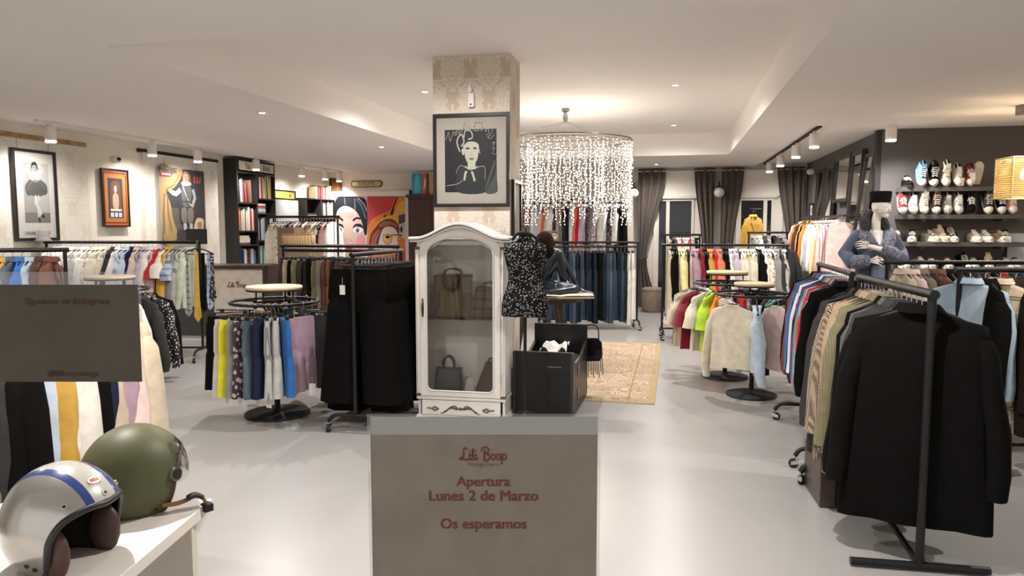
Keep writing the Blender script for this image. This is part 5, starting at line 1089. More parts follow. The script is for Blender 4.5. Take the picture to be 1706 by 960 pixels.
# ---------------------------------------------------------------- bookcases and books
def bookmesh():
    m = M(); m.box(0, .08, 0, 1, 0, 1); m.box(.92, 1, 0, 1, 0, 1); m.box(.08, .92, 0, .05, 0, 1); m.box(.08, .92, .05, .96, .015, .985, 1)
    return m.mesh('book', [mat('book_cover', (.3, .3, .3), .5), mat('book_pages', (.62, .57, .47), .8)])
BOOK = bookmesh()
BC = {'red': (.36, .04, .04), 'cream': (.64, .58, .46), 'white': (.70, .68, .64), 'black': (.02, .02, .022), 'navy': (.03, .05, .13), 'blue': (.08, .18, .36), 'brown': (.16, .08, .045), 'tan': (.42, .28, .16), 'yellow': (.60, .47, .12), 'green': (.08, .17, .10), 'pink': (.60, .30, .32), 'grey': (.32, .31, .30), 'orange': (.55, .2, .06), 'pale blue': (.45, .55, .62)}
def books(where, group, base, rz, run, hr, dep, pal, n, flat=0, lean=0):
    """n books from base along local +x of the shelf (turned by rz); spines face local -y"""
    R3 = Matrix.Rotation(rz, 3, 'Z'); x = 0; zz = 0
    for i in range(n):
        c = pal[rnd.randrange(len(pal))]; h = rnd.uniform(*hr); w = run/n*rnd.uniform(.82, 1.0)
        if flat:
            p = Vector((.01*rnd.random(), 0, zz)); th_ = hr[0]*rnd.uniform(.8, 1.2)
            o = link('book', BOOK, None, Vector(base)+R3 @ p, 0, rot=(0, 0, rz)); o.rotation_euler = (Matrix.Rotation(rz, 3, 'Z') @ Matrix.Rotation(PI/2, 3, 'Y')).to_euler(); o.location.z += th_
            o.scale = (th_, dep, run*rnd.uniform(.85, 1)); zz += th_+.001
            lab = '%s book lying flat, %s up, %s' % (c, nth(i), where)
        else:
            a = lean*rnd.uniform(.5, 1) if lean else 0
            o = link('book', BOOK, None, Vector(base)+R3 @ Vector((x, rnd.uniform(0, .03), 0)), 0, rot=(Matrix.Rotation(rz, 3, 'Z') @ Matrix.Rotation(a, 3, 'Y')).to_euler()); o.scale = (w, dep, h); x += run/n
            if lean: o.location.z += w*sin(abs(a))
            lab = '%s-spined book, %s along %s' % (c, nth(i), where)
        recolor(o, mat('book_'+c.replace(' ', '_'), BC[c], .5)); tag(o, lab, 'book', group)
def shelf_unit(label, loc, rz, w, d, h, cols, boards, back=True, t_=.025):
    """cols: dividers; boards: list per column of shelf heights"""
    t = thing('bookcase', label, 'bookcase', loc, rz)
    for x in (0, w-t_): M().box(x, x+t_, 0, d, 0, h).build('side_panel', SHELFK, t)
    M().box(t_, w-t_, 0, d, h-t_, h).build('top_panel', SHELFK, t); M().box(t_, w-t_, d-.01, d, 0, h-t_).build('back_panel', SHELFK, t)
    cw = (w-2*t_)/cols
    for k in range(1, cols): M().box(t_+cw*k-t_/2, t_+cw*k+t_/2, 0, d-.01, 0, h-t_).build('divider', SHELFK, t)
    for k in range(cols):
        for z in boards[k]: M().box(t_+cw*k+t_/2*(k > 0), t_+cw*(k+1)-t_/2*(k < cols-1), .004, d-.01, z-t_, z).build('shelf_board', SHELFK, t)
    return t
bx, by0, bw = -7.34, 11.28, 1.24
b1 = shelf_unit('tall black bookcase against the long wall, topped by two lettered panels', (bx, by0, 0), PI/2, bw, .26, 2.84, 2, [[.4, .90, 1.33, 1.58, 2.08, 2.62], [.4, .88, 1.40, 1.90, 2.17, 2.62]])
# (turned by +90 degrees: local x runs along +y, the open front faces +x)
for k, s_ in enumerate(('La', 'Bola')):
    M().box(.06+.6*k, .58+.6*k, -.012, -.002, 2.645, 2.80).build('header_panel', mat('header_cream', (.60, .55, .45), .6), b1)
    fit(text('lettering', s_, .12, mat('header_ink', (.12, .10, .08), .6), b1, (.33+.6*k, -.0135, 2.72), FACE_CAM, bold=.02), (.13, .24)[k])
A_ = ['red', 'brown', 'black', 'tan', 'cream', 'navy']; B_ = ['yellow', 'cream', 'white', 'red', 'black', 'tan', 'white']; D_ = ['cream', 'tan', 'red', 'white', 'brown', 'orange']; E_ = ['white', 'pale blue', 'grey', 'black', 'cream', 'white']
G1 = 'books in the tall black bookcase'
def bk(col, z, hr, pal, n, where, **kw): books(where+' of the tall bookcase', G1, (bx-.02, by0+.035+.6*col, z+.001), PI/2, kw.pop('run', .54), hr, kw.pop('dep', .18), pal, n, **kw)
bk(0, 2.08, (.30, .42), A_, 9, 'the near upper shelf', lean=-.10, run=.45); bk(1, 2.17, (.36, .43), B_, 11, 'the far upper shelf'); bk(1, 1.90, (.035, .04), ['grey', 'white', 'red', 'black'], 5, 'the far short shelf', flat=1, run=.3)
bk(0, 1.58, (.34, .44), D_, 10, 'the near middle shelf'); bk(0, 1.33, (.04, .05), ['cream', 'tan', 'white', 'brown'], 4, 'the near short shelf', flat=1, run=.36); bk(1, 1.40, (.38, .45), E_, 11, 'the far middle shelf')
bk(0, .90, (.32, .39), ['navy', 'red', 'cream', 'blue', 'white', 'brown'], 10, 'the near lower shelf'); bk(1, .88, (.34, .42), ['blue', 'cream', 'pale blue', 'green', 'yellow', 'white'], 11, 'the far lower shelf')
b2 = shelf_unit('low black bookshelf in the corner beside the mural, books on its top', (-7.34, 13.72, 0), PI/2, 1.3, .25, 2.25, 2, [[.9, 1.4, 1.84], [.9, 1.4, 1.84]])
G2 = 'books in the corner bookshelf'
books('the top of the corner bookshelf', G2, (-7.36, 14.2, 2.251), PI/2, .75, (.24, .34), .17, ['pink', 'white', 'brown', 'grey', 'black', 'red', 'tan'], 13)
books('the far upper shelf of the corner bookshelf', G2, (-7.36, 14.41, 1.841), PI/2, .55, (.30, .36), .18, ['white', 'black', 'cream', 'white', 'black'], 9)
books('the near upper shelf of the corner bookshelf', G2, (-7.36, 13.8, 1.841), PI/2, .42, (.03, .045), .17, ['grey', 'black', 'tan'], 3, flat=1)
books('the far middle shelf of the corner bookshelf', G2, (-7.36, 14.41, 1.401), PI/2, .55, (.28, .36), .18, ['red', 'cream', 'navy', 'tan'], 9)

# ---------------------------------------------------------------- counter with the shop name, screen, plinths, basket, wardrobe
ct = thing('shop_counter', 'papered shop counter with the shop name, dark wooden top, behind the shorts rack', 'counter', (-5.92, 9.05, 0), .16)
M().box(-.36, .36, 0, .5, 0, 1.06).build('body', damask('damask_counter', (.56, .50, .43), (.64, .58, .51), (0, 2), .2), ct)
M().box(-.40, .40, -.03, .53, 1.06, 1.11).build('counter_top', WOODD, ct, bevel=.004)
M().box(-.40, -.36, -.02, .5, 0, 1.06).build('side_board', WOODD, ct); M().box(.36, .40, -.02, .5, 0, 1.06).build('side_board', WOODD, ct)
script_logo(ct, 'shop_logo', (-.02, -.0016, .83), (0, 0, 0), .27, INK, .002)
c2 = thing('back_counter', 'low charcoal counter carrying the dark screen, behind the tie rack', 'counter', (-6.85, 9.1, 0), .1)
M().box(-.5, .5, 0, .5, .08, 1.06).build('body', mat('counter_charcoal', (.05, .047, .045), .6), c2); M().box(-.52, .52, -.02, .52, 1.06, 1.10).build('counter_top', WOODD, c2); M().box(-.48, .48, .04, .46, 0, .08).build('toe_kick', WHITE, c2)
sc_ = thing('till_screen', 'dark flat till screen standing on the charcoal counter', 'screen', (-6.72, 9.28, 1.10), .2)
M().box(-.15, .15, -.015, .015, .30, .52).build('screen', mat('screen_black', (.012, .012, .014), .25), sc_, bevel=.006); M().cyl((0, .01, .02), (0, .01, .32), .018, 10).build('stem', BLACK, sc_); M().lathe([(.10, 0), (.10, .012), (.03, .02)], 20).build('base', BLACK, sc_)
pl = thing('display_plinth', 'tall brown display plinth behind the woven basket', 'plinth', (-4.95, 9.12, 0)); PLB = mat('plinth_brown', (.17, .115, .075), .6, var=.1)
M().box(-.36, -.10, -.05, .2, 0, 1.64).build('tall_block', PLB, pl, bevel=.004); M().box(-.10, .32, -.42, -.05, 0, 1.36).build('low_block', PLB, pl, bevel=.004)
bs = thing('woven_basket', 'oval woven straw basket on the brown plinth', 'basket', (-4.86, 8.84, 1.361), .15)
bm, _, N, L, b = nodes('wicker'); setp(b, .7, 0, .3); co = objco(N); sx = N.new('ShaderNodeSeparateXYZ'); L.new(co, sx.inputs[0])
kx = math_(N, L, 'PINGPONG', math_(N, L, 'MULTIPLY', sx.outputs[0], 60), 1); kz = math_(N, L, 'PINGPONG', math_(N, L, 'MULTIPLY', sx.outputs[2], 90), 1); kk = math_(N, L, 'MULTIPLY', kx, kz)
L.new(ramp(N, L, kk, [(.0, (.24, .14, .06)), (.5, (.58, .40, .20))]), b.inputs['Base Color']); bump(N, L, b, kk, .5, .004)
m = M(); m.loft([sec(.19, .12, 0, 30, sq=.8), sec(.215, .14, .09, 30, sq=.8), sec(.225, .145, .185, 30, sq=.8), sec(.205, .13, .185, 30, sq=.8), sec(.19, .115, .03, 30, sq=.8)]); m.build('woven_body', bm, bs)
M().tube([(x, y, .187) for x, y, _ in sec(.216, .14, 0, 30, sq=.8)], .011, 6, True).build('rim', mat('wicker_rim', (.26, .15, .07), .7), bs)
wd = thing('wardrobe', 'dark brown panelled wardrobe beside the pop-art mural', 'wardrobe', (-5.42, 14.5, 0)); WB = mat('wardrobe_brown', (.065, .028, .022), .4, var=.2, scale=5)
M().box(0, 1.5, .02, .5, 0, 2.26).build('carcass', WB, wd); M().box(-.04, 1.54, -.03, .52, 2.26, 2.33).build('cornice', WB, wd, bevel=.01)
for k in range(3):
    d_ = M().box(.03+.49*k, .50+.49*k, 0, .02, .08, 2.22).build('door', WB, wd, bevel=.004); M().box(.10+.49*k, .43+.49*k, -.008, .0, .2, 1.0).build('door_panel', WB, d_, bevel=.004); M().box(.10+.49*k, .43+.49*k, -.008, .0, 1.12, 2.1).build('door_panel', WB, d_, bevel=.004); M().cyl((.44+.49*k, -.02, 1.1), (.44+.49*k, 0, 1.1), .014, 10).build('knob', CHROME, d_)
framed('printed_picture', 'colourful printed panel standing on top of the dark wardrobe', 'picture', (-5.08, 14.55, 2.55), 0, .52, .44, 0, BLACK, (.05, .25, .35), [((.04, .28, .40), rect(0, .45, 0, 1)), ((.55, .10, .06), rect(.45, .62, 0, 1)), ((.08, .06, .07), rect(.62, .74, 0, 1)), ((.60, .28, .16), rect(.74, 1, 0, 1)), ((.1, .45, .5), blob((.1, .1), (.15, .8), (.3, .9), (.35, .2))), ((.7, .5, .4), blob((.5, .2), (.55, .8), (.6, .5)))])
framed('framed_poster', 'dark framed poster leaning beside the wardrobe', 'picture', (-5.52, 15.05, 2.0), 0, .12, .9, .01, MATS['frame_black'], (.02, .02, .02), [((.5, .48, .44), rect(.3, .7, .62, .8))])
tt = thing('card_picture', 'small brown two-face photo card on the jeans rack', 'picture', (-1.86, 11.42, 1.50), .2)
M().box(-.13, .13, -.004, .004, -.08, .09).build('card', mat('card_brown', (.13, .09, .07), .6), tt); art(tt, 'print', [((.45, .36, .30), ell(-.065, .01, .045, .06)), ((.45, .36, .30), ell(.065, .01, .045, .06)), ((.05, .03, .03), blob((-.11, .03), (-.07, .075), (-.02, .04), (-.06, .05))), ((.05, .03, .03), blob((.02, .04), (.07, .075), (.11, .03), (.06, .05))), ((.08, .05, .05), rect(-.10, -.03, .008, .022)), ((.08, .05, .05), rect(.03, .10, .008, .022))], -.005)
ht = thing('knit_hat', 'grey knitted bucket hat on the wall end of the pale shirt rack', 'hat', (-7.44, 7.36, 1.478)); ht.scale = (.6, .6, .75); M().lathe([(.15, 0), (.14, .02), (.11, .05), (.10, .16), (.07, .185), (.0, .19)], 22).build('crown', cmat('grey'), ht); M().lathe([(.10, .045), (.16, -.005), (.162, 0), (.105, .055)], 22).build('brim', cmat('grey'), ht)

# ---------------------------------------------------------------- mirrors on the side wall
MIR = mat('mirror_silver', (.80, .79, .76), .03, 1)
def mirror(label, y0, y1, z0, z1, tilt=0, x=2.6):
    t = thing('wall_mirror', label, 'mirror', (x-.02, (y0+y1)/2, (z0+z1)/2), -PI/2, 'mirrors on the dark wall'); t.rotation_euler = (tilt, 0, -PI/2)
    w, h, f = abs(y1-y0), z1-z0, .05; m = M(); m.box(-w/2, -w/2+f, -.04, .01, -h/2, h/2); m.box(w/2-f, w/2, -.04, .01, -h/2, h/2); m.box(-w/2+f, w/2-f, -.04, .01, h/2-f, h/2); m.box(-w/2+f, w/2-f, -.04, .01, -h/2, -h/2+f); m.build('frame', mat('mirror_frame', (.03, .022, .02), .4), t)
    M().box(-w/2+f, w/2-f, -.02, 0, -h/2+f, h/2-f).build('mirror_glass', MIR, t)
mirror('black framed mirror in the wall row, one beside the mannequin, tipped forward', 10.12, 10.55, 1.45, 2.62, -.12, 2.53)
mirror('black framed mirror in the wall row, second from the mannequin', 10.62, 11.22, 1.45, 2.70, -.05, 2.55)
mirror('wide black framed mirror in the middle of the wall row', 11.32, 12.25, 2.02, 2.72, -.05, 2.57)
mirror('black framed mirror in the wall row, second from the curtains', 12.40, 13.02, 1.55, 2.66, -.04, 2.57)
mirror('black framed mirror in the wall row beside the security camera', 13.10, 13.80, 1.55, 2.64, -.04, 2.57)
framed('framed_print', 'two small black framed prints near the curtain corner'.replace('two small black framed prints', 'small upper black framed print'), 'picture', (2.585, 14.35, 1.96), -PI/2, .34, .26, .03, MATS['frame_black'], (.6, .57, .5), [((.3, .3, .3), rect(.25, .75, .25, .75))])
framed('framed_print', 'small lower black framed print near the curtain corner', 'picture', (2.585, 14.35, 1.62), -PI/2, .30, .30, .03, MATS['frame_black'], (.6, .57, .5), [((.3, .3, .3), rect(.25, .75, .25, .75))])

# ---------------------------------------------------------------- shoe shelves
SHK = mat('shelf_charcoal', (.075, .068, .066), .55)
SZ = (2.135, 1.80, 1.465, 1.13)
for z, x1, lab in zip(SZ, (3.98, 4.16, 4.16, 4.3), ('topmost', 'second from the top', 'third from the top', 'lowest')):
    s_ = thing('wall_shelf', 'charcoal floating shoe shelf, %s on the dark wall' % lab, 'shelf', (2.78, 10.0, z)); M().box(0, x1-2.78, -.28, 0, -.055, 0).build('board', SHK, s_, bevel=.004)
    for x in (.25, x1-2.78-.25): M().box(x, x+.03, -.24, 0, -.085, -.055).build('bracket', SHK, s_)
RUB = mat('shoe_rubber', (.66, .63, .57), .5); LACE_W = mat('shoe_lace', (.72, .70, .65), .7)
def shoe_meshes(high):
    L_, W_ = .275, .05
    def prof(q): return W_*(.62+.38*sin(min(1, q*1.25)*PI*.5)) if q < .72 else W_*max(.05, math.sqrt(max(0, 1-((q-.72)/.285)**2)))
    qs = [i/16 for i in range(17)]
    def ring(z, k): return [(prof(q)*k, q*L_, z) for q in qs]+[(-prof(q)*k, q*L_, z) for q in qs[::-1]]
    sole = M(); sole.loft([ring(0, .95), ring(.006, 1.04), ring(.026, 1.05), ring(.03, .98)])
    # upper: cross arches along the foot; the collar opens toward the heel
    up = M(); rows = []
    for i, q in enumerate(qs):
        w = prof(q)*.99; hh = .115+.06*high
        top = hh if q < .34 else hh-(hh-.065)*((q-.34)/.36)**.8 if q < .70 else .065*math.sqrt(max(0, 1-((q-.70)/.31)**2))*.9+.006
        tw = w*(.62 if q < .42 else .75); rows.append([(w*cos(a) if abs(cos(a)) > .7 else tw*cos(a)*1.1, q*L_, .026+(top-.02)*max(0, sin(a))**.75) for a in [PI*j/12 for j in range(13)]])
    op = 5
    up.loft(rows, closed=False)
    tong = M(); tong.loft([[(-.026, L_*.36, .15+.06*high), (.026, L_*.36, .15+.06*high)], [(-.027, L_*.45, .125+.04*high), (.027, L_*.45, .125+.04*high)], [(-.024, L_*.68, .076), (.024, L_*.68, .076)]], closed=False)
    open_ = M(); open_.lathe([(.034, 0), (.036, .004), (.0, .003)], 16); vs_ = [(x, y*1.35+L_*.19, z+.113+.06*high) for x, y, z in open_.v]; open_.v = vs_
    toe = M(); rr = []
    for i in range(7):
        q = .80+.2*i/6; w = prof(q)*1.04; rr.append([(w*cos(a), q*L_+.004, .024+(.052*math.sqrt(max(0, 1-((q-.72)/.30)**2))+.004)*max(0, sin(a))**.8) for a in [PI*j/10 for j in range(11)]])
    toe.loft(rr, closed=False)
    lc = M()
    for k in range(5):
        q = .42+.065*k; hh = .115+.06*high; z = .012+hh-(hh-.065)*((q-.34)/.36)**.8+.018; lc.tube([(-.03, q*L_-.004, z-.012), (0, q*L_, z), (.03, q*L_+.008, z-.012)], .0034, 5); lc.tube([(.03, q*L_-.004, z-.012), (0, q*L_+.003, z+.002), (-.03, q*L_+.012, z-.012)], .0034, 5)
    for s in (-1, 1): lc.tube(smoothpts([(0, L_*.45, .125+.05*high), (s*.03, L_*.48, .118+.045*high), (s*.04, L_*.53, .09+.03*high)], k=3), .003, 5)
    return [(a, b_.mesh(a, c_)) for a, b_, c_ in (('sole', sole, RUB), ('upper', up, mat('cloth_default')), ('tongue', tong, mat('cloth_default')), ('opening', open_, BLACKM), ('toe_cap', toe, RUB), ('laces', lc, LACE_W))]
SHOE = {0: shoe_meshes(0), 1: shoe_meshes(1)}
SHC = {'blue': 'sky blue', 'black': 'black', 'white': 'off-white', 'cream': 'cream', 'maroon': 'maroon', 'brown': 'tan', 'red': 'red', 'grey': 'grey', 'checked': 'hound_bw', 'floral': 'cream floral', 'beige': 'beige', 'dark brown': 'brown', 'olive': 'olive', 'charcoal': 'charcoal', 'pink': 'pink', 'navy': 'navy', 'spotted': 'spotted', 'pale grey': 'pale grey'}
C['hound_bw'] = ((.62, .59, .53), 'hound', (.16, .15, .14)); C['blue_c'] = ((.10, .24, .42),); SHC['blue'] = 'blue_c'
def shoe(col, x, z, high, pose, lab, sole='w', lace=1, rz=0):
    """pose: flat (toe out), lean (heel up against the wall), side (turned), up (standing on its heel, sole to the room)"""
    t = thing('shoe', lab, 'shoe', (x, 9.86, z), 0, 'shoes on the wall shelves')
    if pose == 'lean': t.rotation_euler = (math.radians(-52), 0, rz); t.rotation_euler = (Matrix.Rotation(PI+rz, 3, 'Z') @ Matrix.Rotation(math.radians(-50), 3, 'X')).to_euler(); t.location = (x, 9.90, z+.215)
    elif pose == 'flat': t.rotation_euler = (0, 0, PI+rz); t.location.y = 9.97
    elif pose == 'side': t.rotation_euler = (0, 0, PI+rz); t.location.y = 9.95
    elif pose == 'up': t.rotation_euler = (Matrix.Rotation(PI+rz, 3, 'Z') @ Matrix.Rotation(math.radians(78), 3, 'X')).to_euler(); t.location = (x, 9.86, z+.03)
    cm_ = cmat(SHC[col])
    for nme, me in SHOE[high]:
        if nme == 'laces' and not lace: continue
        o = link(nme, me, t)
        if nme in ('upper', 'tongue'): recolor(o, cm_)
        if nme in ('sole', 'toe_cap') and sole == 'k': recolor(o, cm_ if nme == 'toe_cap' else BLACKM)
        if nme == 'toe_cap' and sole == 'p': recolor(o, cm_)
    return t
top = [('black', 2.86, 0, 'flat', 'dark low shoe at the mannequin end of the topmost shelf', 'k'), ('blue', 3.0, 1, 'lean', 'blue canvas high-top shoe on the topmost shelf', 'w'), ('black', 3.13, 1, 'lean', 'black canvas shoe with white laces on the topmost shelf', 'w'), ('cream', 3.265, 1, 'lean', 'cream high-top shoe with beige laces on the topmost shelf', 'p'), ('white', 3.40, 0, 'lean', 'white lace-up shoe with a tag on the topmost shelf', 'p'), ('maroon', 3.53, 0, 'lean', 'maroon shoe with a dangling tag on the topmost shelf', 'w'), ('brown', 3.65, 0, 'up', 'brown shoe standing on end on the topmost shelf', 'w')]
for c, x, hi, po, lab, so in top: shoe(c, x, SZ[0], hi, po, lab, so)
for x, z, dz in ((3.42, SZ[0], .10), (3.535, SZ[0], .16)):
    tag(M().box(-.028, .028, -.001, .001, -.09, 0).build('price_tag', TAGM, None, (x, 9.70 if dz < .12 else 9.69, z+dz), .05), 'white price tag hanging from the %s shoe on the topmost shelf' % ('white lace-up' if dz < .12 else 'maroon'), 'tag')
row2 = [('red', 2.80, 0, 'lean', 'red canvas shoe at the mannequin end of the second shelf', 'w'), ('white', 2.92, 0, 'lean', 'white shoe with pink laces on the second shelf', 'p'), ('cream', 3.04, 1, 'lean', 'cream ankle-high shoe with a bow on the second shelf', 'p'), ('dark brown', 3.17, 1, 'lean', 'dark brown lace-up shoe on the second shelf', 'w'), ('checked', 3.30, 0, 'lean', 'checkerboard slip-on shoe on the second shelf', 'p'), ('pale grey', 3.42, 0, 'lean', 'grey flower-print shoe on the second shelf', 'p'), ('black', 3.55, 0, 'lean', 'black shoe in the middle of the second shelf', 'k'), ('charcoal', 3.74, 1, 'lean', 'charcoal lace-up shoe with white trim on the second shelf', 'w'), ('black', 3.88, 0, 'lean', 'black shoe with white piping on the second shelf', 'w'), ('pink', 4.0, 0, 'lean', 'pink checked shoe at the lamp end of the second shelf', 'w')]
for c, x, hi, po, lab, so in row2: shoe(c, x, SZ[1], hi, po, lab, so, lace=('slip' not in lab))
row3 = [('dark brown', 2.83, 0, 'dark brown shoe with a white sole at the mannequin end of the third shelf'), ('black', 2.98, 0, 'black trainer beside the dark brown one on the third shelf'), ('beige', 3.10, 0, 'beige laced shoe on the third shelf'), ('beige', 3.22, 1, 'beige ankle boot on the third shelf'), ('dark brown', 3.34, 1, 'brown boot with a tag on the third shelf'), ('black', 3.47, 0, 'black shoe with a white sole, middle of the third shelf'), ('cream', 3.62, 0, 'cream deck shoe, first of the pair on the third shelf'), ('cream', 3.73, 0, 'cream deck shoe, second of the pair on the third shelf'), ('brown', 3.86, 0, 'tan laced shoe on the third shelf'), ('black', 4.02, 0, 'black trainer at the lamp end of the third shelf')]
for i, (c, x, hi, lab) in enumerate(row3): shoe(c, x, SZ[2], hi, 'side', lab, 'p' if c in ('beige',) else 'w', rz=(-.5, -.3, .4, .3, .2, -.7, .1, .15, .5, -.4)[i])
row4 = [('white', 2.86, 0, 'white laced shoe on the lowest shelf'), ('beige', 3.02, 0, 'beige strappy shoe on the lowest shelf'), ('spotted', 3.20, 0, 'spotted shoe on the lowest shelf'), ('maroon', 3.36, 0, 'maroon shoe on the lowest shelf'), ('black', 3.50, 1, 'black boot on the lowest shelf'), ('olive', 3.66, 0, 'olive shoe on the lowest shelf'), ('brown', 3.82, 1, 'tan ankle boot on the lowest shelf'), ('grey', 3.96, 0, 'grey shoe on the lowest shelf'), ('navy', 4.1, 0, 'navy shoe on the lowest shelf')]
for i, (c, x, hi, lab) in enumerate(row4): shoe(c, x, SZ[3], hi, 'side', lab, rz=.3*sin(i*2))
tag(M().box(0, .7, -.02, 0, 0, .62).build('pale_panel', mat('panel_bluewhite', (.50, .53, .62), .5), None, (4.06, 9.98, .95)), 'pale bluish panel against the dark wall beside the shoe shelves', 'panel')

# ---------------------------------------------------------------- standing mannequin in the fur-collared coat
mq = thing('coat_mannequin', 'white mannequin in a fur-collared blue coat and black hat, arms crossed, by the shoe shelves', 'mannequin', (2.30, 9.0, 0), YAW-.12)
# local x to the viewer's right, -y toward the window; standing on a plinth
M().box(-.3, .3, -.25, .25, 0, .22).build('plinth', mat('plinth_charcoal', (.05, .047, .047), .6), mq, bevel=.005)
MQW = mat('mannequin_white', (.80, .77, .72), .35)
m = M()
limb(m, [(-.09, 0, .27), (-.09, .01, .65), (-.085, 0, 1.05)], [.04, .055, .085]); limb(m, [(.09, -.02, .27), (.09, 0, .65), (.085, 0, 1.05)], [.04, .055, .085])
for s in (-1, 1): limb(m, [(s*.09, .03, .255), (s*.10, -.14, .238)], [.035, .022])
limb(m, [(0, 0, 1.05), (0, 0, 1.22), (0, -.01, 1.42), (0, 0, 1.54)], [.14, .115, .14, .10], 18)
limb(m, [(-.14, 0, 1.55), (.14, 0, 1.55)], [.07, .07]); limb(m, [(0, 0, 1.56), (.005, -.015, 1.72), (.02, -.03, 1.80)], [.062, .050, .05])
# head turned toward the shoes: ellipsoid, jaw, nose, brow, ears
hx, hy, hz = .045, -.045, 1.865
yaw = .5
def hp(x, y, z): return (hx+x*cos(yaw)-y*sin(yaw), hy+x*sin(yaw)+y*cos(yaw), hz+z)
m.sphere((hx-.01, hy+.01, hz+.02), .098, 20, sc=(.9, .98, 1.12)); limb(m, [hp(0, -.035, -.02), hp(0, -.055, -.075)], [.075, .040], 16); m.sphere(hp(0, -.068, -.088), .028, 12)
limb(m, [hp(0, -.098, .018), hp(0, -.118, -.022)], [.010, .016]); m.sphere(hp(0, -.094, -.052), .018, 12, sc=(1.2, .8, .7))
for s in (-1, 1): m.sphere(hp(s*.036, -.074, .012), .026, 12); m.sphere(hp(s*.086, .005, -.005), .022, 10, sc=(.5, 1, 1.4)); limb(m, [hp(s*.012, -.092, .034), hp(s*.055, -.075, .036)], [.010, .008])
# arms: her left forearm crosses above, her right below
limb(m, [(.20, 0, 1.53), (.255, .02, 1.36), (.235, -.10, 1.30)], [.055, .047, .042]); limb(m, [(.235, -.10, 1.30), (.06, -.24, 1.38), (-.16, -.265, 1.435)], [.040, .036, .025])
limb(m, [(-.20, 0, 1.53), (-.27, .02, 1.34), (-.25, -.12, 1.26)], [.055, .047, .042]); limb(m, [(-.25, -.12, 1.26), (-.12, -.25, 1.27)], [.038, .026])
for k in range(4):   # four fingers and a thumb on each hand
    dz = .034-.023*k; L1 = (.085, .095, .09, .07)[k]
    m.tube([(-.17, -.268, 1.437+dz*.7), (-.205, -.275, 1.447+dz), (-.205-L1*.5, -.270, 1.452+dz*1.1), (-.205-L1, -.25, 1.44+dz*1.1)], [.0095, .009, .008, .006], 8)
    m.tube([(-.10, -.262, 1.272+dz*.7), (-.065, -.275, 1.278+dz), (-.065+L1*.5, -.278, 1.270+dz*1.1), (-.065+L1, -.262, 1.245+dz*1.1)], [.0095, .009, .008, .006], 8)
m.sphere((-.185, -.268, 1.438), .036, 12, sc=(1.1, .5, 1)); m.sphere((-.085, -.264, 1.272), .036, 12, sc=(1.1, .5, 1))
m.tube([(-.165, -.28, 1.455), (-.18, -.30, 1.475), (-.205, -.302, 1.492)], [.013, .011, .008], 8); m.tube([(-.105, -.278, 1.292), (-.085, -.298, 1.312), (-.06, -.30, 1.326)], [.013, .011, .008], 8)
remesh(m, 'body', MQW, .0055, mq, smooth=7)
m = M()
for s in (-1, 1): m.sphere(hp(s*.036, -.0925, .010), .013, 10, sc=(1.1, .5, .45))
m.build('painted_eyes', mat('eye_paint', (.08, .06, .06), .4), mq)
M().sphere(hp(0, -.110, -.053), .013, 10, sc=(1.3, .5, .4)).build('painted_lips', mat('lip_paint', (.42, .20, .18), .4), mq)
m = M()
for i, (z, r_) in enumerate(((1.915, .098), (1.93, .108), (1.99, .112), (2.045, .116), (2.055, .108), (2.058, .01))): pass
m.lathe([(.095, 0), (.106, .008), (.112, .06), (.117, .115), (.110, .128), (.0, .13)], 30, (hx-.008, hy+.012, 1.925)); m.build('hat', cloth('hat_black', (.010, .010, .010), 'fur', (.016, .015, .015)), mq)
COATM = cloth('coat_blue', (.085, .10, .15), 'plain'); FURM = cloth('fur_blue', (.05, .055, .075), 'fur', (.24, .26, .33)); FURD = cloth('fur_dark', (.018, .018, .02), 'fur', (.06, .06, .065))
m = M()
limb(m, [(0, .01, .62), (0, .01, .95), (0, .0, 1.15), (0, 0, 1.30), (0, .02, 1.36)], [.235, .215, .185, .18, .16], 20)
limb(m, [(-.08, .05, 1.50), (.08, .05, 1.50)], [.10, .10]); limb(m, [(-.16, .01, 1.52), (-.11, .01, 1.40)], [.085, .11]); limb(m, [(.16, .01, 1.52), (.11, .01, 1.40)], [.085, .11]); limb(m, [(.17, .01, 1.53), (.28, .03, 1.35), (.255, -.11, 1.29)], [.095, .095, .085], 14); limb(m, [(.255, -.11, 1.29), (.09, -.235, 1.365)], [.082, .062], 14)
limb(m, [(-.17, .01, 1.53), (-.295, .03, 1.33), (-.27, -.12, 1.25)], [.095, .095, .085], 14); limb(m, [(-.27, -.12, 1.25), (-.19, -.20, 1.26)], [.08, .066], 14)
for v in range(len(m.v)):
    x, y, z = m.v[v]
    if z < 1.2 and abs(x) < .3: m.v[v] = (x*1.05, y*.82, z)
remesh(m, 'coat', COATM, .012, mq, smooth=3)
m = M()
limb(m, [(-.02, .09, 1.60), (-.10, .06, 1.63), (-.135, -.03, 1.58), (-.12, -.12, 1.50), (-.05, -.185, 1.40), (0, -.20, 1.34)], [.05, .065, .07, .07, .06, .04], 12); limb(m, [(-.02, .09, 1.60), (.10, .06, 1.63), (.14, -.03, 1.58), (.125, -.12, 1.49), (.06, -.19, 1.40), (.01, -.205, 1.34)], [.05, .065, .07, .07, .06, .04], 12)
def shag(m, amp):
    for v in range(len(m.v)):
        p = Vector(m.v[v]); n_ = noise.noise_vector(p*34); m.v[v] = tuple(p+n_*amp)
shag(m, .016); c_ = remesh(m, 'fur_collar', FURM, .010, mq, smooth=0)
m = M(); limb(m, [(-.13, -.06, 1.60), (-.10, .03, 1.71), (-.04, .08, 1.80), (.04, .08, 1.77), (.10, .04, 1.70), (.13, -.05, 1.58)], [.05, .065, .06, .06, .065, .05]); shag(m, .014); remesh(m, 'dark_collar', FURD, .010, mq, smooth=0)
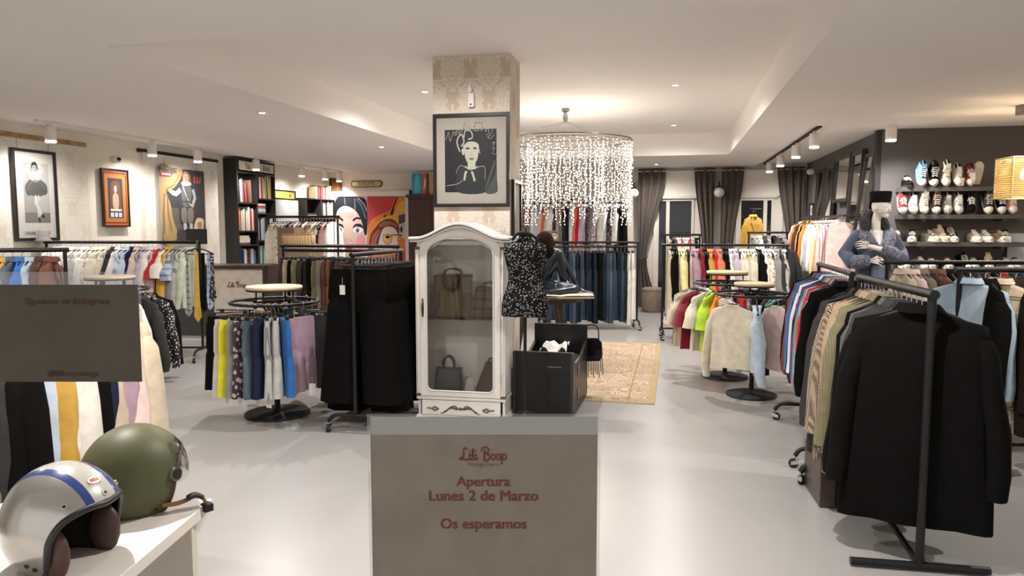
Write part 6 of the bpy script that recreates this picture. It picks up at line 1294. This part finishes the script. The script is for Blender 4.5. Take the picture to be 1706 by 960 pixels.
m = M(); limb(m, [(.14, -.20, 1.335), (.05, -.255, 1.375)], [.082, .076], 14); shag(m, .012); remesh(m, 'fur_cuff', FURM, .010, mq, smooth=0)
m = M(); limb(m, [(-.24, -.16, 1.25), (-.17, -.215, 1.265)], [.084, .076], 14); shag(m, .012); remesh(m, 'fur_cuff', FURM, .010, mq, smooth=0)
M().box(-.09, .09, -.235, -.18, 1.0, 1.22).build('clutch_bag', cloth('clutch_blue', (.14, .18, .26)), mq, bevel=.015)

# ---------------------------------------------------------------- woven pendant lamp
pn = thing('woven_pendant_lamp', 'rectangular woven pendant lamp with bare bulbs beside the shoe shelves', 'lamp', (3.60, 8.05, 0), .06)
wm, _, N, L, b = nodes('woven_shade'); N.remove(b); co = objco(N); sx = N.new('ShaderNodeSeparateXYZ'); L.new(co, sx.inputs[0])
d1 = N.new('ShaderNodeBsdfDiffuse'); d1.inputs[0].default_value = (.40, .29, .14, 1); t1 = N.new('ShaderNodeBsdfTranslucent'); t1.inputs[0].default_value = (.46, .37, .23, 1); t2 = N.new('ShaderNodeBsdfTransparent'); t2.inputs[0].default_value = (1, .97, .9, 1)
a1 = N.new('ShaderNodeMixShader'); a1.inputs[0].default_value = .6; L.new(d1.outputs[0], a1.inputs[1]); L.new(t1.outputs[0], a1.inputs[2])
kz = math_(N, L, 'PINGPONG', math_(N, L, 'MULTIPLY', sx.outputs[2], 95), 1); g_ = math_(N, L, 'MULTIPLY', math_(N, L, 'GREATER_THAN', kz, .5), .85)
a2 = N.new('ShaderNodeMixShader'); L.new(g_, a2.inputs[0]); L.new(a1.outputs[0], a2.inputs[1]); L.new(t2.outputs[0], a2.inputs[2]); L.new(a2.outputs[0], N['Material Output'].inputs[0])
LW, LD, L0, L1 = .40, .17, 1.93, 2.32
for n_, bx_ in (('shade_side', (-LW, LW, -LD, -LD+.004, L0, L1)), ('shade_side', (-LW, LW, LD-.004, LD, L0, L1)), ('shade_end', (-LW, -LW+.004, -LD+.004, LD-.004, L0, L1)), ('shade_end', (LW-.004, LW, -LD+.004, LD-.004, L0, L1))): M().box(*bx_).build(n_, wm, pn)
m = M()
for z in (L0, L1):
    m.tube([(-LW, -LD, z), (LW, -LD, z)], .007, 6); m.tube([(-LW, LD, z), (LW, LD, z)], .007, 6); m.tube([(-LW, -LD, z), (-LW, LD, z)], .007, 6); m.tube([(LW, -LD, z), (LW, LD, z)], .007, 6)
for x in (-LW, LW):
    for y in (-LD, LD): m.tube([(x, y, L0), (x, y, L1)], .007, 6)
m.build('shade_frame', mat('shade_frame_gold', (.55, .42, .2), .5), pn)
M().box(-LW, LW, -.012, .012, L1-.03, L1-.02).build('bulb_bar', ROD, pn)
for x in (-.22, -.1, .02, .14, .26):
    bb = M(); bb.lathe([(.012, .0), (.024, -.03), (.032, -.075), (.02, -.105), (.0, -.112)], 14, (x, 0, L1-.10)); bb.build('bulb', FIL, pn); M().cyl((x, 0, L1-.10), (x, 0, L1-.03), .014, 10).build('bulb_holder', mat('brass_holder', (.4, .28, .1), .4, .8), pn)
lamp('bulb_glow', 'POINT', (-.16, 0, 2.15), LAMP_PENDANT, pn, (1, .78, .52), radius=.05); lamp('bulb_glow', 'POINT', (.16, 0, 2.15), LAMP_PENDANT, pn, (1, .78, .52), radius=.05)
M().box(-.30, .30, -.06, .06, 2.74, 2.83).build('canopy', mat('canopy_grey', (.22, .20, .17), .5), pn)
for x in (-.08, .08): M().tube(smoothpts([(x, 0, 2.74), (x+.01, 0, 2.55), (x-.01, 0, L1-.01)], k=4), .005, 6).build('cord', BLACKM, pn)
m = M(); m.box(-LW, LW, -.006, .006, L1-.006, L1+.006); m.build('top_bar', ROD, pn)
